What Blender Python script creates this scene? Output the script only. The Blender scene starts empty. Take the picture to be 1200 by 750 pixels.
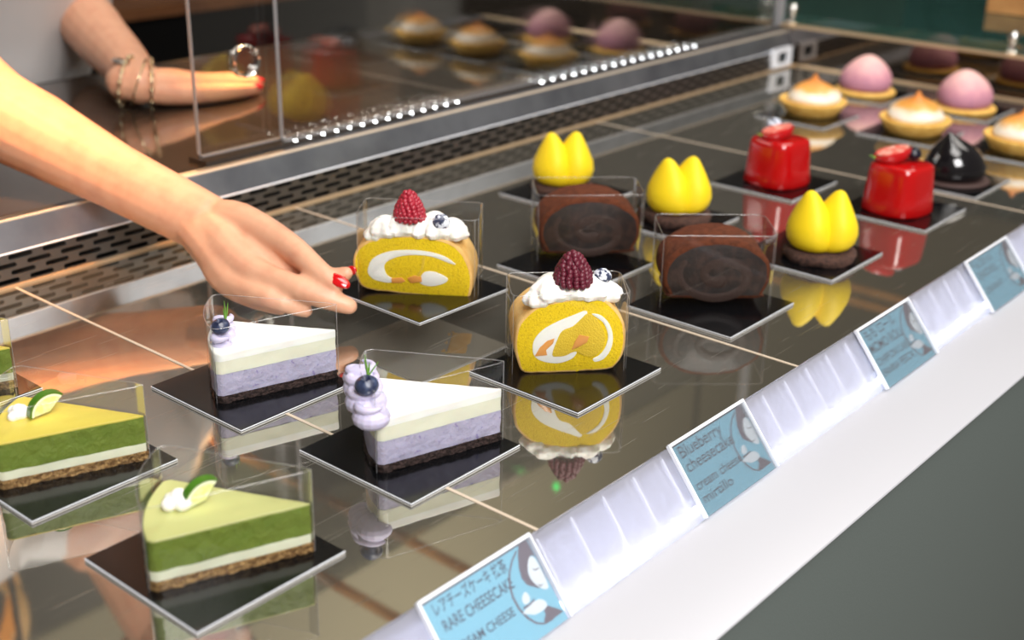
import bpy, bmesh, math, random
from mathutils import Vector, Matrix, noise, Euler
random.seed(7)
V = Vector
U = 0.01                       # everything below is written in centimetres
D = bpy.data
SC = bpy.context.scene
COL = SC.collection
PI = math.pi

# ------------------------------------------------------------------ camera
cam = D.cameras.new('camera'); camo = D.objects.new('camera', cam); COL.objects.link(camo)
cam.sensor_width = 36; cam.lens = 1490.604 / 1200 * 36
def _cam():
    K = 1490.604
    vx = V((1967-600, -219-375, K)).normalized(); vy = V((-1310-600, -280-375, K)).normalized()
    Z = vx.cross(vy).normalized(); Y = Z.cross(vx)
    R = Matrix((vx, Y, Z))              # world = R @ camera(cv)
    right = R @ V((1, 0, 0)); up = R @ V((0, -1, 0)); back = R @ V((0, 0, -1))
    m = Matrix((right, up, back)).transposed().to_4x4()
    m.translation = V((0, 0, 33.333)) * U
    return m
camo.matrix_world = _cam()
cam.clip_start = .01
cam.dof.use_dof = True; cam.dof.focus_distance = .74; cam.dof.aperture_fstop = 6.3
SC.camera = camo

# ------------------------------------------------------------------ world, light, exposure
w = D.worlds.new('world'); SC.world = w; w.use_nodes = True
w.node_tree.nodes['Background'].inputs[0].default_value = (1, .9, .78, 1)
w.node_tree.nodes['Background'].inputs[1].default_value = .12
def area(name, loc, target, size, power, col, sy=None, spread=180):
    l = D.lights.new(name, 'AREA'); l.energy = power; l.color = col; l.size = size * U
    if sy: l.shape = 'RECTANGLE'; l.size_y = sy * U
    l.spread = math.radians(spread)
    o = D.objects.new(name, l); COL.objects.link(o); o.location = V(loc) * U
    o.rotation_euler = (V(target) - V(loc)).to_track_quat('-Z', 'Y').to_euler(); return o
area('shop_ceiling_light', (75, 0, 175), (75, 55, 0), 80, 14, (1, .97, .93))
area('shop_ceiling_light_right', (200, 20, 190), (125, 50, 0), 110, 16, (1, .95, .88))
area('front_fill_light', (-20, -95, 150), (75, 55, 2), 90, 52, (1, .98, .97))  # added fill from behind the camera, brightens the cake fronts
area('warm_counter_spot', (36, 80, 82), (46.5, 90, 9), 12, .55, (1, .42, .09), spread=30)
area('warm_counter_lamp', (98, 140, 90), (79, 103, 6), 14, 3.2, (1, .5, .17), spread=40)
area('kitchen_ceiling_light', (230, 150, 245), (260, 235, 170), 80, 20, (1, .93, .82))
SC.view_settings.view_transform = 'Standard'; SC.view_settings.look = 'None'
SC.view_settings.exposure = 0.28; SC.view_settings.gamma = 1
SC.view_settings.use_curve_mapping = False
SC.cycles.max_bounces = 14; SC.cycles.transparent_max_bounces = 24; SC.cycles.sample_clamp_indirect = 6
SC.cycles.caustics_reflective = True; SC.cycles.blur_glossy = 1.0; SC.cycles.caustics_refractive = False

# ------------------------------------------------------------------ materials
def nt(name):
    m = D.materials.new(name); m.use_nodes = True; t = m.node_tree
    return m, t, t.nodes['Principled BSDF']
def rgb(*c):                                    # sRGB 0..255 -> linear
    f = lambda x: x/12.92 if x <= .04045 else ((x+.055)/1.055)**2.4
    return tuple(f(x/255) for x in c) + (1,)
def pm(name, col, rough=.5, metal=0, bump=None, var=None, coat=0, sss=0, sheen=0, grad=None, spec=.5, trans=0, alpha=1):
    m, t, b = nt(name); N = t.nodes; L = t.links
    b.inputs['Base Color'].default_value = col; b.inputs['Roughness'].default_value = rough
    b.inputs['Metallic'].default_value = metal; b.inputs['Coat Weight'].default_value = coat
    b.inputs['Coat Roughness'].default_value = .06; b.inputs['Specular IOR Level'].default_value = spec
    b.inputs['Transmission Weight'].default_value = trans
    if sss:
        b.inputs['Subsurface Weight'].default_value = sss; b.inputs['Subsurface Radius'].default_value = (1, .5, .3)
        b.inputs['Subsurface Scale'].default_value = .003
    if sheen: b.inputs['Sheen Weight'].default_value = sheen
    tc = N.new('ShaderNodeTexCoord')
    out = None
    if grad:                                    # own colour that changes with height (sprayed or toasted): z0,z1 in cm, colour list
        z0, z1, stops = grad
        sp = N.new('ShaderNodeSeparateXYZ'); L.new(tc.outputs['Object'], sp.inputs[0])
        nz = N.new('ShaderNodeTexNoise'); nz.inputs['Scale'].default_value = 90; L.new(tc.outputs['Object'], nz.inputs['Vector'])
        ad = N.new('ShaderNodeMath'); ad.operation = 'MULTIPLY_ADD'; ad.inputs[1].default_value = (z1-z0)*U*.5; L.new(nz.outputs['Fac'], ad.inputs[0]); L.new(sp.outputs['Z'], ad.inputs[2])
        mr = N.new('ShaderNodeMapRange'); mr.inputs['From Min'].default_value = (z0+(z1-z0)*.25)*U; mr.inputs['From Max'].default_value = (z1+(z1-z0)*.25)*U
        L.new(ad.outputs[0], mr.inputs['Value'])
        cr = N.new('ShaderNodeValToRGB'); e = cr.color_ramp.elements
        e[0].position, e[0].color = stops[0]; e[1].position, e[1].color = stops[-1]
        for p, c in stops[1:-1]:
            k = e.new(p); k.color = c
        L.new(mr.outputs[0], cr.inputs[0]); out = cr.outputs[0]
    if var:                                     # (scale, colour, low, high)
        nz = N.new('ShaderNodeTexNoise'); nz.inputs['Scale'].default_value = var[0]; nz.inputs['Detail'].default_value = 5
        L.new(tc.outputs['Object'], nz.inputs['Vector'])
        mr = N.new('ShaderNodeMapRange'); mr.inputs['From Min'].default_value = var[2]; mr.inputs['From Max'].default_value = var[3]
        L.new(nz.outputs['Fac'], mr.inputs['Value'])
        mx = N.new('ShaderNodeMix'); mx.data_type = 'RGBA'; L.new(mr.outputs[0], mx.inputs[0])
        if out: L.new(out, mx.inputs[6])
        else: mx.inputs[6].default_value = col
        mx.inputs[7].default_value = var[1]; out = mx.outputs[2]
    if out: L.new(out, b.inputs['Base Color'])
    if bump:
        nz = N.new('ShaderNodeTexNoise'); nz.inputs['Scale'].default_value = bump[0]; nz.inputs['Detail'].default_value = 6
        L.new(tc.outputs['Object'], nz.inputs['Vector'])
        bp = N.new('ShaderNodeBump'); bp.inputs['Strength'].default_value = bump[1]; bp.inputs['Distance'].default_value = .001 if len(bump) < 3 else bump[2]
        L.new(nz.outputs['Fac'], bp.inputs['Height']); L.new(bp.outputs[0], b.inputs['Normal'])
    return m
def emit(name, col, s):
    m, t, b = nt(name); b.inputs['Base Color'].default_value = col
    b.inputs['Emission Color'].default_value = col; b.inputs['Emission Strength'].default_value = s; return m
def clear(name, tint=(1, 1, 1, 1), base=.03, gain=.5, rough=.02, gcol=(1, 1, 1, 1), milk=0, milkcol=(.9, .9, .95, 1)):
    m = D.materials.new(name); m.use_nodes = True; t = m.node_tree; N = t.nodes; L = t.links; N.clear()
    o = N.new('ShaderNodeOutputMaterial'); tr = N.new('ShaderNodeBsdfTransparent'); tr.inputs[0].default_value = tint
    g = N.new('ShaderNodeBsdfGlossy'); g.inputs['Roughness'].default_value = rough; g.inputs['Color'].default_value = gcol
    f = N.new('ShaderNodeLayerWeight'); f.inputs[0].default_value = .28
    a = N.new('ShaderNodeMath'); a.operation = 'MULTIPLY_ADD'; a.use_clamp = True; a.inputs[1].default_value = gain; a.inputs[2].default_value = base
    L.new(f.outputs['Fresnel'], a.inputs[0])
    first = tr.outputs[0]
    if milk:
        d = N.new('ShaderNodeBsdfDiffuse'); d.inputs[0].default_value = milkcol
        tl = N.new('ShaderNodeBsdfTranslucent'); tl.inputs[0].default_value = milkcol
        m1 = N.new('ShaderNodeMixShader'); m1.inputs[0].default_value = .6; L.new(d.outputs[0], m1.inputs[1]); L.new(tl.outputs[0], m1.inputs[2])
        m2 = N.new('ShaderNodeMixShader'); m2.inputs[0].default_value = milk; L.new(tr.outputs[0], m2.inputs[1]); L.new(m1.outputs[0], m2.inputs[2]); first = m2.outputs[0]
    mx = N.new('ShaderNodeMixShader'); L.new(a.outputs[0], mx.inputs[0]); L.new(first, mx.inputs[1]); L.new(g.outputs[0], mx.inputs[2]); L.new(mx.outputs[0], o.inputs[0])
    return m
def mirror_shelf():
    m, t, b = nt('polished dark shelf'); N = t.nodes; L = t.links
    tc = N.new('ShaderNodeTexCoord')
    b.inputs['Metallic'].default_value = 1
    b.inputs['Base Color'].default_value = rgb(196, 193, 186)
    # fine hair scratches in a few directions raise the roughness and leave pale lines
    acc = None
    for rot, sc in ((.5, 900), (-.25, 1300), (1.2, 1000)):
        mp = N.new('ShaderNodeMapping'); mp.inputs['Rotation'].default_value = (0, 0, rot); mp.inputs['Scale'].default_value = (sc*.012, sc, 1)
        L.new(tc.outputs['Object'], mp.inputs[0])
        nz = N.new('ShaderNodeTexNoise'); nz.inputs['Scale'].default_value = 1; nz.inputs['Detail'].default_value = 1; L.new(mp.outputs[0], nz.inputs['Vector'])
        mr = N.new('ShaderNodeMapRange'); mr.inputs['From Min'].default_value = .715; mr.inputs['From Max'].default_value = .775; L.new(nz.outputs['Fac'], mr.inputs['Value'])
        if acc is None: acc = mr.outputs[0]
        else:
            mx = N.new('ShaderNodeMath'); mx.operation = 'MAXIMUM'; L.new(acc, mx.inputs[0]); L.new(mr.outputs[0], mx.inputs[1]); acc = mx.outputs[0]
    rr = N.new('ShaderNodeMapRange'); rr.inputs['To Min'].default_value = .035; rr.inputs['To Max'].default_value = .35; L.new(acc, rr.inputs['Value']); L.new(rr.outputs[0], b.inputs['Roughness'])
    d = N.new('ShaderNodeBsdfDiffuse'); d.inputs[0].default_value = rgb(122, 118, 108)
    sc_ = N.new('ShaderNodeMath'); sc_.operation = 'MULTIPLY_ADD'; sc_.inputs[1].default_value = .35; sc_.inputs[2].default_value = .16; L.new(acc, sc_.inputs[0])
    ms = N.new('ShaderNodeMixShader'); L.new(sc_.outputs[0], ms.inputs[0]); L.new(b.outputs[0], ms.inputs[1]); L.new(d.outputs[0], ms.inputs[2])
    L.new(ms.outputs[0], N['Material Output'].inputs[0]); return m

M = {}
M['shelf'] = mirror_shelf()
M['joint'] = pm('pale joint strip', rgb(196, 180, 160), .3)
M['steel'] = pm('brushed steel', rgb(170, 176, 186), .42, 1, bump=(60, .05), var=(14, rgb(140, 146, 156), .4, .65))
M['steel_dark'] = pm('dark steel', rgb(120, 118, 116), .32, 1)
M['grille'] = pm('dull grille steel', rgb(128, 124, 120), .42, 1)
M['warm_edge'] = pm('warm lit metal edge', rgb(214, 186, 150), .35, .6)
M['black'] = pm('matt black', rgb(12, 12, 13), .6)
M['gloss_black'] = pm('dark glossy stone', rgb(50, 42, 35), .07, coat=.6)
M['dark_mirror'] = pm('dark mirror', rgb(130, 120, 112), .05, 1)
M['plate_top'] = pm('black gloss card', rgb(8, 9, 11), .16, coat=.1, spec=.4)
M['acrylic_edge'] = pm('grey acrylic', rgb(196, 194, 190), .22, coat=.3)
M['core'] = pm('acrylic core', rgb(84, 84, 84), .15, coat=.5)
M['film'] = clear('clear film', (.98, .98, .975, 1), .012, .42, .03)
M['film_edge'] = clear('film edge', (.93, .93, .92, 1), .10, .5, .15, milk=.22)
M['glass'] = clear('sliding glass', (.95, .955, .95, 1), .022, .7, .0)
M['glass_edge'] = pm('glass edge', rgb(150, 150, 152), .15, coat=.5)
M['green_glass'] = clear('green glass', (.5, .74, .66, 1), .06, .9, .01, milk=.25, milkcol=(.12, .34, .28, 1))
M['acrylic'] = clear('clear acrylic', (.97, .98, .99, 1), .035, .7, .06, milk=.05)
M['acrylic_rim'] = pm('bright acrylic rim', rgb(232, 234, 240), .12, coat=.6)
M['frost'] = clear('frosted rail', (.93, .94, 1, 1), .04, .5, .10, milk=.38, milkcol=(.82, .82, .9, 1))
M['white'] = pm('white lacquer', rgb(182, 182, 187), .3)
M['grey_front'] = pm('grey green laminate', rgb(104, 113, 110), .55, var=(900, rgb(96, 105, 102), .35, .7))
M['led'] = emit('white led', (.93, .97, 1, 1), 15)
M['led_rail'] = emit('rail led', (.93, .97, 1, 1), 22)
M['trough'] = pm('grey trough', rgb(150, 150, 160), .5)
M['crumb'] = pm('biscuit crumb', rgb(178, 142, 90), .85, bump=(600, 1, .003), var=(420, rgb(122, 88, 48), .42, .6))
M['cocoa_crumb'] = pm('cocoa crumb', rgb(70, 52, 48), .85, bump=(600, 1, .003), var=(500, rgb(36, 24, 22), .4, .65))
M['matcha'] = pm('matcha cheese', rgb(108, 126, 42), .55, sss=.15, bump=(120, .9, .003), var=(90, rgb(100, 122, 36), .45, .7))
M['matcha_top_pale'] = pm('pale matcha top', rgb(188, 190, 124), .45, sss=.1, bump=(220, .2), coat=.15)
M['matcha_top_yellow'] = pm('yellow matcha top', rgb(214, 196, 84), .45, sss=.1, bump=(220, .2), coat=.15)
M['pale_cheese'] = pm('pale cheese', rgb(222, 224, 200), .5, sss=.2, bump=(150, .3))
M['white_cheese'] = pm('white cheese', rgb(243, 243, 238), .5, sss=.2, bump=(150, .25))
M['cream_cheese'] = pm('ivory cheese', rgb(226, 226, 206), .5, sss=.2, bump=(150, .35))
M['lavender'] = pm('lavender cheese', rgb(180, 176, 200), .5, sss=.2, bump=(170, .9, .002), var=(330, rgb(140, 130, 176), .62, .70))
M['lav_cream'] = pm('lavender cream', rgb(196, 190, 216), .5, sss=.2, bump=(400, .2))
M['cream'] = pm('whipped cream', rgb(246, 243, 236), .45, sss=.25, bump=(300, .15))
M['sponge'] = pm('yellow sponge', rgb(240, 208, 18), .85, bump=(1100, .7, .0012), var=(600, rgb(206, 168, 8), .5, .75), sss=.08)
M['sponge_pale'] = pm('pale sponge', rgb(228, 196, 56), .85, bump=(1100, .7, .0012))
M['sponge_skin'] = pm('sponge skin', rgb(236, 194, 122), .8, bump=(600, .3), var=(120, rgb(224, 172, 92), .4, .7))
M['peach'] = pm('peach', rgb(224, 156, 78), .3, sss=.2, coat=.3)
M['choc_skin'] = pm('cocoa skin', rgb(98, 52, 32), .95, bump=(900, .8, .001), var=(240, rgb(72, 38, 24), .4, .7), spec=.2)
M['choc_face'] = pm('dark chocolate sponge', rgb(27, 16, 13), .5, bump=(420, .5, .0006), var=(120, rgb(54, 34, 27), .45, .65), coat=.1)
M['choc_swirl'] = pm('chocolate cream', rgb(50, 31, 24), .5, bump=(300, .4))
M['yellow_velvet'] = pm('yellow velvet', rgb(238, 206, 12), .6, bump=(900, .1))
M['choc_biscuit'] = pm('chocolate biscuit', rgb(74, 48, 38), .9, bump=(600, .9, .0012), var=(400, rgb(46, 28, 22), .45, .65))
M['red_glaze'] = pm('red mirror glaze', rgb(172, 10, 12), .16, coat=.4, sss=.1)
M['strawberry'] = pm('strawberry', rgb(186, 22, 26), .25, bump=(500, .5), coat=.4)
M['strawberry_face'] = pm('strawberry cut face', rgb(226, 96, 82), .3, var=(220, rgb(240, 190, 170), .45, .65), coat=.4)
M['leaf'] = pm('green leaf', rgb(112, 158, 62), .5)
M['raspberry'] = pm('raspberry', rgb(92, 12, 36), .5, bump=(900, .4), coat=.1, sss=.1)
M['raspberry_pale'] = pm('bright raspberry', rgb(160, 28, 48), .45, bump=(600, .3), coat=.2, sss=.1)
M['blueberry'] = pm('blueberry', rgb(34, 40, 66), .4, var=(220, rgb(62, 74, 104), .4, .7), coat=.1)
M['blueberry_dusted'] = pm('sugar dusted blueberry', rgb(46, 54, 82), .7, var=(300, rgb(226, 230, 240), .46, .54))
M['blueberry_dark'] = pm('dark blueberry', rgb(20, 22, 36), .3)
M['lime_rind'] = pm('lime rind', rgb(66, 112, 26), .3, coat=.4)
M['lime_pith'] = pm('lime pith', rgb(240, 244, 214), .5)
M['lime_flesh'] = pm('lime flesh', rgb(222, 228, 150), .25, var=(300, rgb(238, 240, 196), .4, .65), sss=.3, coat=.5)
M['tart'] = pm('golden tart crust', rgb(236, 190, 100), .7, bump=(500, .4), var=(150, rgb(222, 166, 70), .4, .7))
M['meringue'] = pm('toasted meringue', rgb(240, 230, 216), .5, grad=(2.0, 3.9, [(0, rgb(245, 238, 228)), (.3, rgb(242, 226, 200)), (.55, rgb(226, 162, 74)), (1, rgb(206, 122, 40))]), coat=.1)
M['pink'] = pm('pink velvet', rgb(226, 164, 170), .7, grad=(.4, 4.4, [(0, rgb(158, 108, 138)), (.45, rgb(200, 138, 152)), (1, rgb(240, 190, 182))]))
M['black_glaze'] = pm('black chocolate glaze', rgb(16, 14, 17), .14, coat=.5)
M['brown_disc'] = pm('brown biscuit disc', rgb(66, 46, 42), .7, bump=(500, .4))
M['skin'] = pm('skin', rgb(220, 166, 134), .46, sss=.15, bump=(500, .08), var=(60, rgb(210, 150, 120), .45, .75))
M['nail'] = pm('red nail varnish', rgb(190, 14, 20), .1, coat=.6)
M['shirt'] = pm('white cotton', rgb(200, 195, 192), .9, bump=(700, .2))
M['trousers'] = pm('black cotton', rgb(22, 22, 24), .9)
M['hair'] = pm('dark brown hair', rgb(40, 26, 20), .5, bump=(300, .6))
M['lip'] = pm('lip', rgb(178, 92, 84), .4)
M['eye'] = pm('eye', rgb(235, 235, 232), .2)
M['iris'] = pm('iris', rgb(40, 26, 18), .15)
M['gold'] = pm('bracelet metal', rgb(216, 198, 160), .2, 1)
M['chrome'] = pm('chrome', rgb(224, 222, 218), .1, 1)
M['card_blue'] = pm('blue card', rgb(128, 184, 204), .6)
M['ink'] = pm('dark ink', rgb(78, 88, 104), .8)
M['print_brown'] = pm('brown print', rgb(108, 98, 108), .8)
M['print_white'] = pm('white print', rgb(214, 220, 224), .8)
M['wall'] = pm('dark kitchen tile', rgb(66, 62, 56), .5, var=(3, rgb(50, 46, 42), .35, .65))
M['wall_up'] = pm('beige plaster', rgb(156, 150, 128), .8)
M['ceiling'] = pm('ceiling board', rgb(132, 124, 104), .8)
M['floor'] = pm('brown floor', rgb(98, 84, 68), .6)
M['oven'] = pm('black oven', rgb(14, 13, 13), .3)
M['wood'] = pm('warm wood', rgb(196, 142, 84), .5, var=(20, rgb(160, 106, 58), .4, .7))
M['wood_dark'] = pm('brown wood', rgb(112, 72, 42), .45, var=(14, rgb(86, 52, 30), .4, .7))
M['beige_box'] = pm('beige board', rgb(150, 126, 84), .8)
M['teal'] = pm('teal glossy board', rgb(32, 46, 50), .2, var=(12, rgb(16, 22, 26), .4, .6), coat=.3)
M['socket_black'] = pm('socket well', rgb(34, 44, 48), .4)
M['glow_shade'] = pm('rattan strip', rgb(232, 190, 130), .6)
M['green_led'] = emit('green indicator', (.05, 1, .2, 1), 1)
M['bulb'] = emit('warm bulb', (1, .68, .34, 1), 6)

# ------------------------------------------------------------------ mesh builder (centimetres)
class MB:
    def __init__(s): s.v = []; s.f = []; s.mi = []; s.T = Matrix.Identity(4); s.m = 0
    def add(s, vs, fs, m=None):
        o = len(s.v); s.v += [s.T @ V(p) for p in vs]; s.f += [tuple(i+o for i in f) for f in fs]
        s.mi += [s.m if m is None else m] * len(fs); return s
    def box(s, x0, x1, y0, y1, z0, z1):
        p = [(x, y, z) for z in (z0, z1) for y in (y0, y1) for x in (x0, x1)]
        return s.add(p, [(0, 2, 3, 1), (4, 5, 7, 6), (0, 1, 5, 4), (1, 3, 7, 5), (3, 2, 6, 7), (2, 0, 4, 6)])
    def loft(s, rings, cap0=True, cap1=True, mcap=None, closed=False):
        n = len(rings[0]); vs = [p for r in rings for p in r]; fs = []
        K = len(rings)
        for k in range(K if closed else K-1):
            a, b = k*n, ((k+1) % K)*n
            fs += [(a+i, a+(i+1) % n, b+(i+1) % n, b+i) for i in range(n)]
        s.add(vs, fs)
        cf = []
        if not closed:
            o = len(s.v)-len(vs)
            if cap0: s.f.append(tuple(o+i for i in reversed(range(n)))); s.mi.append(s.m if mcap is None else mcap)
            if cap1: s.f.append(tuple(o+(K-1)*n+i for i in range(n))); s.mi.append(s.m if mcap is None else mcap)
        return s
    def prism(s, poly, z0, z1, amp=0, freq=1, nz=1, bev=0, mcap=None):
        """poly counter-clockwise; side noise; bevelled top rim"""
        zs = [z0 + (z1-z0)*k/nz for k in range(nz+1)]; rings = []
        n = len(poly); P = [V((p[0], p[1])) for p in poly]
        nor = []
        for i in range(n):
            t = (P[(i+1) % n]-P[i-1]).normalized(); nor.append(V((t.y, -t.x)))
        lv = [(z, 0) for z in zs]
        if bev: lv = lv[:-1] + [(z1-bev, 0), (z1-bev*.3, bev*.3), (z1, bev)]
        for z, ins in lv:
            rings.append([V((P[i].x-nor[i].x*ins, P[i].y-nor[i].y*ins, z)) + V((nor[i].x, nor[i].y, 0))*(amp*noise.noise(V((P[i].x*freq, P[i].y*freq, z*freq*1.5))) if amp else 0) for i in range(n)])
        return s.loft(rings, mcap=mcap)
    def lathe(s, prof, n=32, fn=None, c=(0, 0, 0)):
        rings = []
        for r, z in prof:
            rings.append([V((c[0]+(r*(fn(2*PI*i/n, z) if fn else 1))*math.cos(2*PI*i/n), c[1]+(r*(fn(2*PI*i/n, z) if fn else 1))*math.sin(2*PI*i/n), c[2]+z)) for i in range(n)])
        return s.loft(rings)
    def ell(s, c, r, rot=None, n=16, fn=None):
        R = rot.to_matrix() if isinstance(rot, Euler) else (rot or Matrix.Identity(3)); rings = []
        m = max(6, n//2)
        for k in range(1, m):
            a = -PI/2 + PI*k/m
            rings.append([V(c) + R @ V((r[0]*math.cos(a)*math.cos(2*PI*i/n), r[1]*math.cos(a)*math.sin(2*PI*i/n), r[2]*math.sin(a))) for i in range(n)])
        o = len(s.v)
        s.loft(rings, False, False)
        b = [V(c) + R @ V((0, 0, -r[2])), V(c) + R @ V((0, 0, r[2]))]
        q = len(s.v); s.v += [s.T @ p for p in b]
        last = o + (m-2)*n
        for i in range(n):
            s.f.append((q, o+(i+1) % n, o+i)); s.mi.append(s.m)
            s.f.append((q+1, last+i, last+(i+1) % n)); s.mi.append(s.m)
        return s
    def tube(s, pts, rad, n=10, sub=4, flat=1.0, flatdir=None, round_ends=True):
        """tapered tube through points (Catmull-Rom); flat squeezes across flatdir"""
        P = [V(p) for p in pts]; Rr = list(rad) if hasattr(rad, '__len__') else [rad]*len(P)
        if sub > 1 and len(P) > 2:
            Q = []; RR = []
            for i in range(len(P)-1):
                p0, p1, p2, p3 = P[max(i-1, 0)], P[i], P[i+1], P[min(i+2, len(P)-1)]
                for k in range(sub):
                    t = k/sub
                    Q.append(.5*((2*p1)+(p2-p0)*t+(2*p0-5*p1+4*p2-p3)*t*t+(3*p1-p0-3*p2+p3)*t**3)); RR.append(Rr[i]*(1-t)+Rr[i+1]*t)
            Q.append(P[-1]); RR.append(Rr[-1]); P, Rr = Q, RR
        T = [(P[min(i+1, len(P)-1)]-P[max(i-1, 0)]).normalized() for i in range(len(P))]
        if round_ends:
            for a, sg in ((0, -1), (-1, 1)):
                p, r, t = P[a], Rr[a], T[a]
                ex = [(p+t*sg*r*h, r*math.sqrt(max(0.02, 1-h*h))) for h in (.5, .85, .985)]
                if sg < 0:
                    P = [e[0] for e in reversed(ex)] + P; Rr = [e[1] for e in reversed(ex)] + Rr; T = [t]*3 + T
                else:
                    P = P + [e[0] for e in ex]; Rr = Rr + [e[1] for e in ex]; T = T + [t]*3
        ref = V(flatdir) if flatdir is not None else (V((0, 0, 1)) if abs(T[0].z) < .9 else V((1, 0, 0)))
        rings = []
        for p, r, t in zip(P, Rr, T):
            a = (ref - t*ref.dot(t)); a = a.normalized() if a.length > 1e-4 else t.orthogonal().normalized()
            b = t.cross(a)
            if flatdir is None: ref = a
            rings.append([p + a*(r*flat*math.cos(2*PI*i/n)) + b*(r*math.sin(2*PI*i/n)) for i in range(n)])
        return s.loft(rings)
    def build(s, name, mats, parent=None, smooth=40, mods=None):
        me = D.meshes.new(name); me.from_pydata([p*U for p in s.v], [], s.f)
        for m in (mats if isinstance(mats, (list, tuple)) else [mats]): me.materials.append(m)
        me.polygons.foreach_set('material_index', s.mi)
        bm = bmesh.new(); bm.from_mesh(me); bmesh.ops.recalc_face_normals(bm, faces=bm.faces); bm.to_mesh(me); bm.free()
        if smooth:
            me.shade_smooth()
            if smooth < 180: me.set_sharp_from_angle(angle=math.radians(smooth))
        o = D.objects.new(name, me); COL.objects.link(o)
        if parent: o.parent = parent
        for m in mods or []:
            k = o.modifiers.new(m[0].lower(), m[0])
            for a, v in m[1].items(): setattr(k, a, v)
        return o
def blobmods(vox, it=6, fac=.5): return [('REMESH', dict(mode='VOXEL', voxel_size=vox*U, use_smooth_shade=True)), ('SMOOTH', dict(iterations=it, factor=fac))]
def tag(o, label=None, cat=None, group=None, kind=None):
    if label: o['label'] = label
    if cat: o['category'] = cat
    if group: o['group'] = group
    if kind: o['kind'] = kind
    return o
def thing(name, loc, label, cat, rz=0, group=None):
    o = D.objects.new(name, None); COL.objects.link(o); o.location = V(loc)*U; o.rotation_euler = (0, 0, rz); o.empty_display_size = .01
    return tag(o, label, cat, group)
def dup(src, loc, label, rz=None):
    """copy a thing with its parts and sub-parts"""
    c = src.copy(); COL.objects.link(c); c.location = V(loc)*U
    if rz is not None: c.rotation_euler = (0, 0, rz)
    c['label'] = label
    for ch in list(src.children):
        d = ch.copy(); COL.objects.link(d); d.parent = c
        for g in list(ch.children):
            e = g.copy(); COL.objects.link(e); e.parent = d
    return c

# ================================================================== the room
def st(name, mb, m, **k): return tag(mb.build(name, m, **k), kind='structure')
st('floor', MB().box(-250, 800, -150, 262, -92, -90), M['floor'])
wb = st('wall_back', MB().box(-250, 800, 240, 246, -90, 150), M['wall'])
MB().box(-250, 800, 239.6, 246, 150, 270).build('upper_plaster', M['wall_up'], wb)
st('ceiling', MB().box(-250, 800, 20, 246, 262, 268), M['ceiling'])

# ================================================================== display case
X0, X1 = -30, 155
case = thing('display_case', (0, 0, 0), 'long mirror-floored pastry display case with white front ledge, holding all the cakes', 'display case')
joints = [X0, 41.9, 67.9, 110.8, X1]
for a, b in zip(joints[:-1], joints[1:]):
    MB().box(a+.02, b-.02, 33.3, 81.8, -.5, 0).build('shelf_panel', M['shelf'], case)
for x in joints[1:-1]:
    MB().box(x-.1, x+.1, 33.3, 81.6, -.3, .03).build('joint_strip', M['joint'], case)
# perforated grille, holes cut through (4 staggered rows of slots)
g = MB(); PITCH, LEN, ROWS, GZ0, GZ1 = 2.7, 1.9, 4, .15, 2.35
rh = (GZ1-GZ0)/ROWS
GY = lambda z: 81.8 + z*.16
for r in range(ROWS):
    z0, z1 = GZ0+r*rh, GZ0+(r+1)*rh; zm = (z0+z1)/2; h = .17
    off = (r % 2)*PITCH/2; n = int((X1-X0)/PITCH)
    for k in range(n):
        a = X0 + off + k*PITCH; b = a+PITCH; xm = (a+b)/2; L = LEN/2
        outer = [(a, z0), (xm-L+h, z0), (xm+L-h, z0), (b, z0), (b, zm), (b, z1), (xm+L-h, z1), (xm-L+h, z1), (a, z1), (a, zm)]
        inner = [(xm-L+.05, zm-h*.7), (xm-L+h, zm-h), (xm+L-h, zm-h), (xm+L-.05, zm-h*.7), (xm+L, zm), (xm+L-.05, zm+h*.7), (xm+L-h, zm+h), (xm-L+h, zm+h), (xm-L+.05, zm+h*.7), (xm-L, zm)]
        vs = [(x, GY(z), z) for x, z in outer] + [(x, GY(z), z) for x, z in inner] + [(x, GY(z)+.12, z) for x, z in inner]
        m_ = 10
        g.add(vs, [(i, (i+1) % m_, m_+(i+1) % m_, m_+i) for i in range(m_)] + [(m_+i, m_+(i+1) % m_, 2*m_+(i+1) % m_, 2*m_+i) for i in range(m_)])
g.build('vent_grille', M['grille'], case, smooth=0)
MB().box(X0, X1, 82.7, 83.3, -.2, 2.5).build('grille_backing', M['black'], case)
MB().box(X0, X1, 81.5, 81.95, -.1, .17).build('grille_foot_rail', M['warm_edge'], case)
b = MB()
b.add([(x, y, z) for x in (X0, X1) for y, z in ((82.16, 2.36), (82.9, 4.42), (83.2, 4.5), (84.1, 4.5), (84.1, 2.3), (82.6, 2.3))],
      [(i, (i+1) % 6, 6+(i+1) % 6, 6+i) for i in range(6)] + [(5, 4, 3, 2, 1, 0), (6, 7, 8, 9, 10, 11)])
tag(b.build('rear_ledge', M['steel'], case, smooth=0), 'brushed steel ledge above the slotted grille')
MB().tube([(X0, 82.12, 2.4), (X1, 82.12, 2.4)], .07, 8).build('ledge_lower_lip', M['acrylic_rim'], case)
MB().tube([(X0, 83.0, 4.5), (X1, 83.0, 4.5)], .12, 8).build('ledge_upper_lip', M['joint'], case)
# end wall: dark mirror with warm edges
MB().box(155.05, 155.9, 28, 84, -.4, 4.95).build('end_mirror', M['dark_mirror'], case)
MB().tube([(154.98, 33, .1), (154.98, 82, .1)], .16, 8).build('end_mirror_foot', M['warm_edge'], case)
MB().box(154.9, 156.0, 28, 84.2, 4.95, 5.25).build('end_mirror_cap', M['warm_edge'], case)
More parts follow.
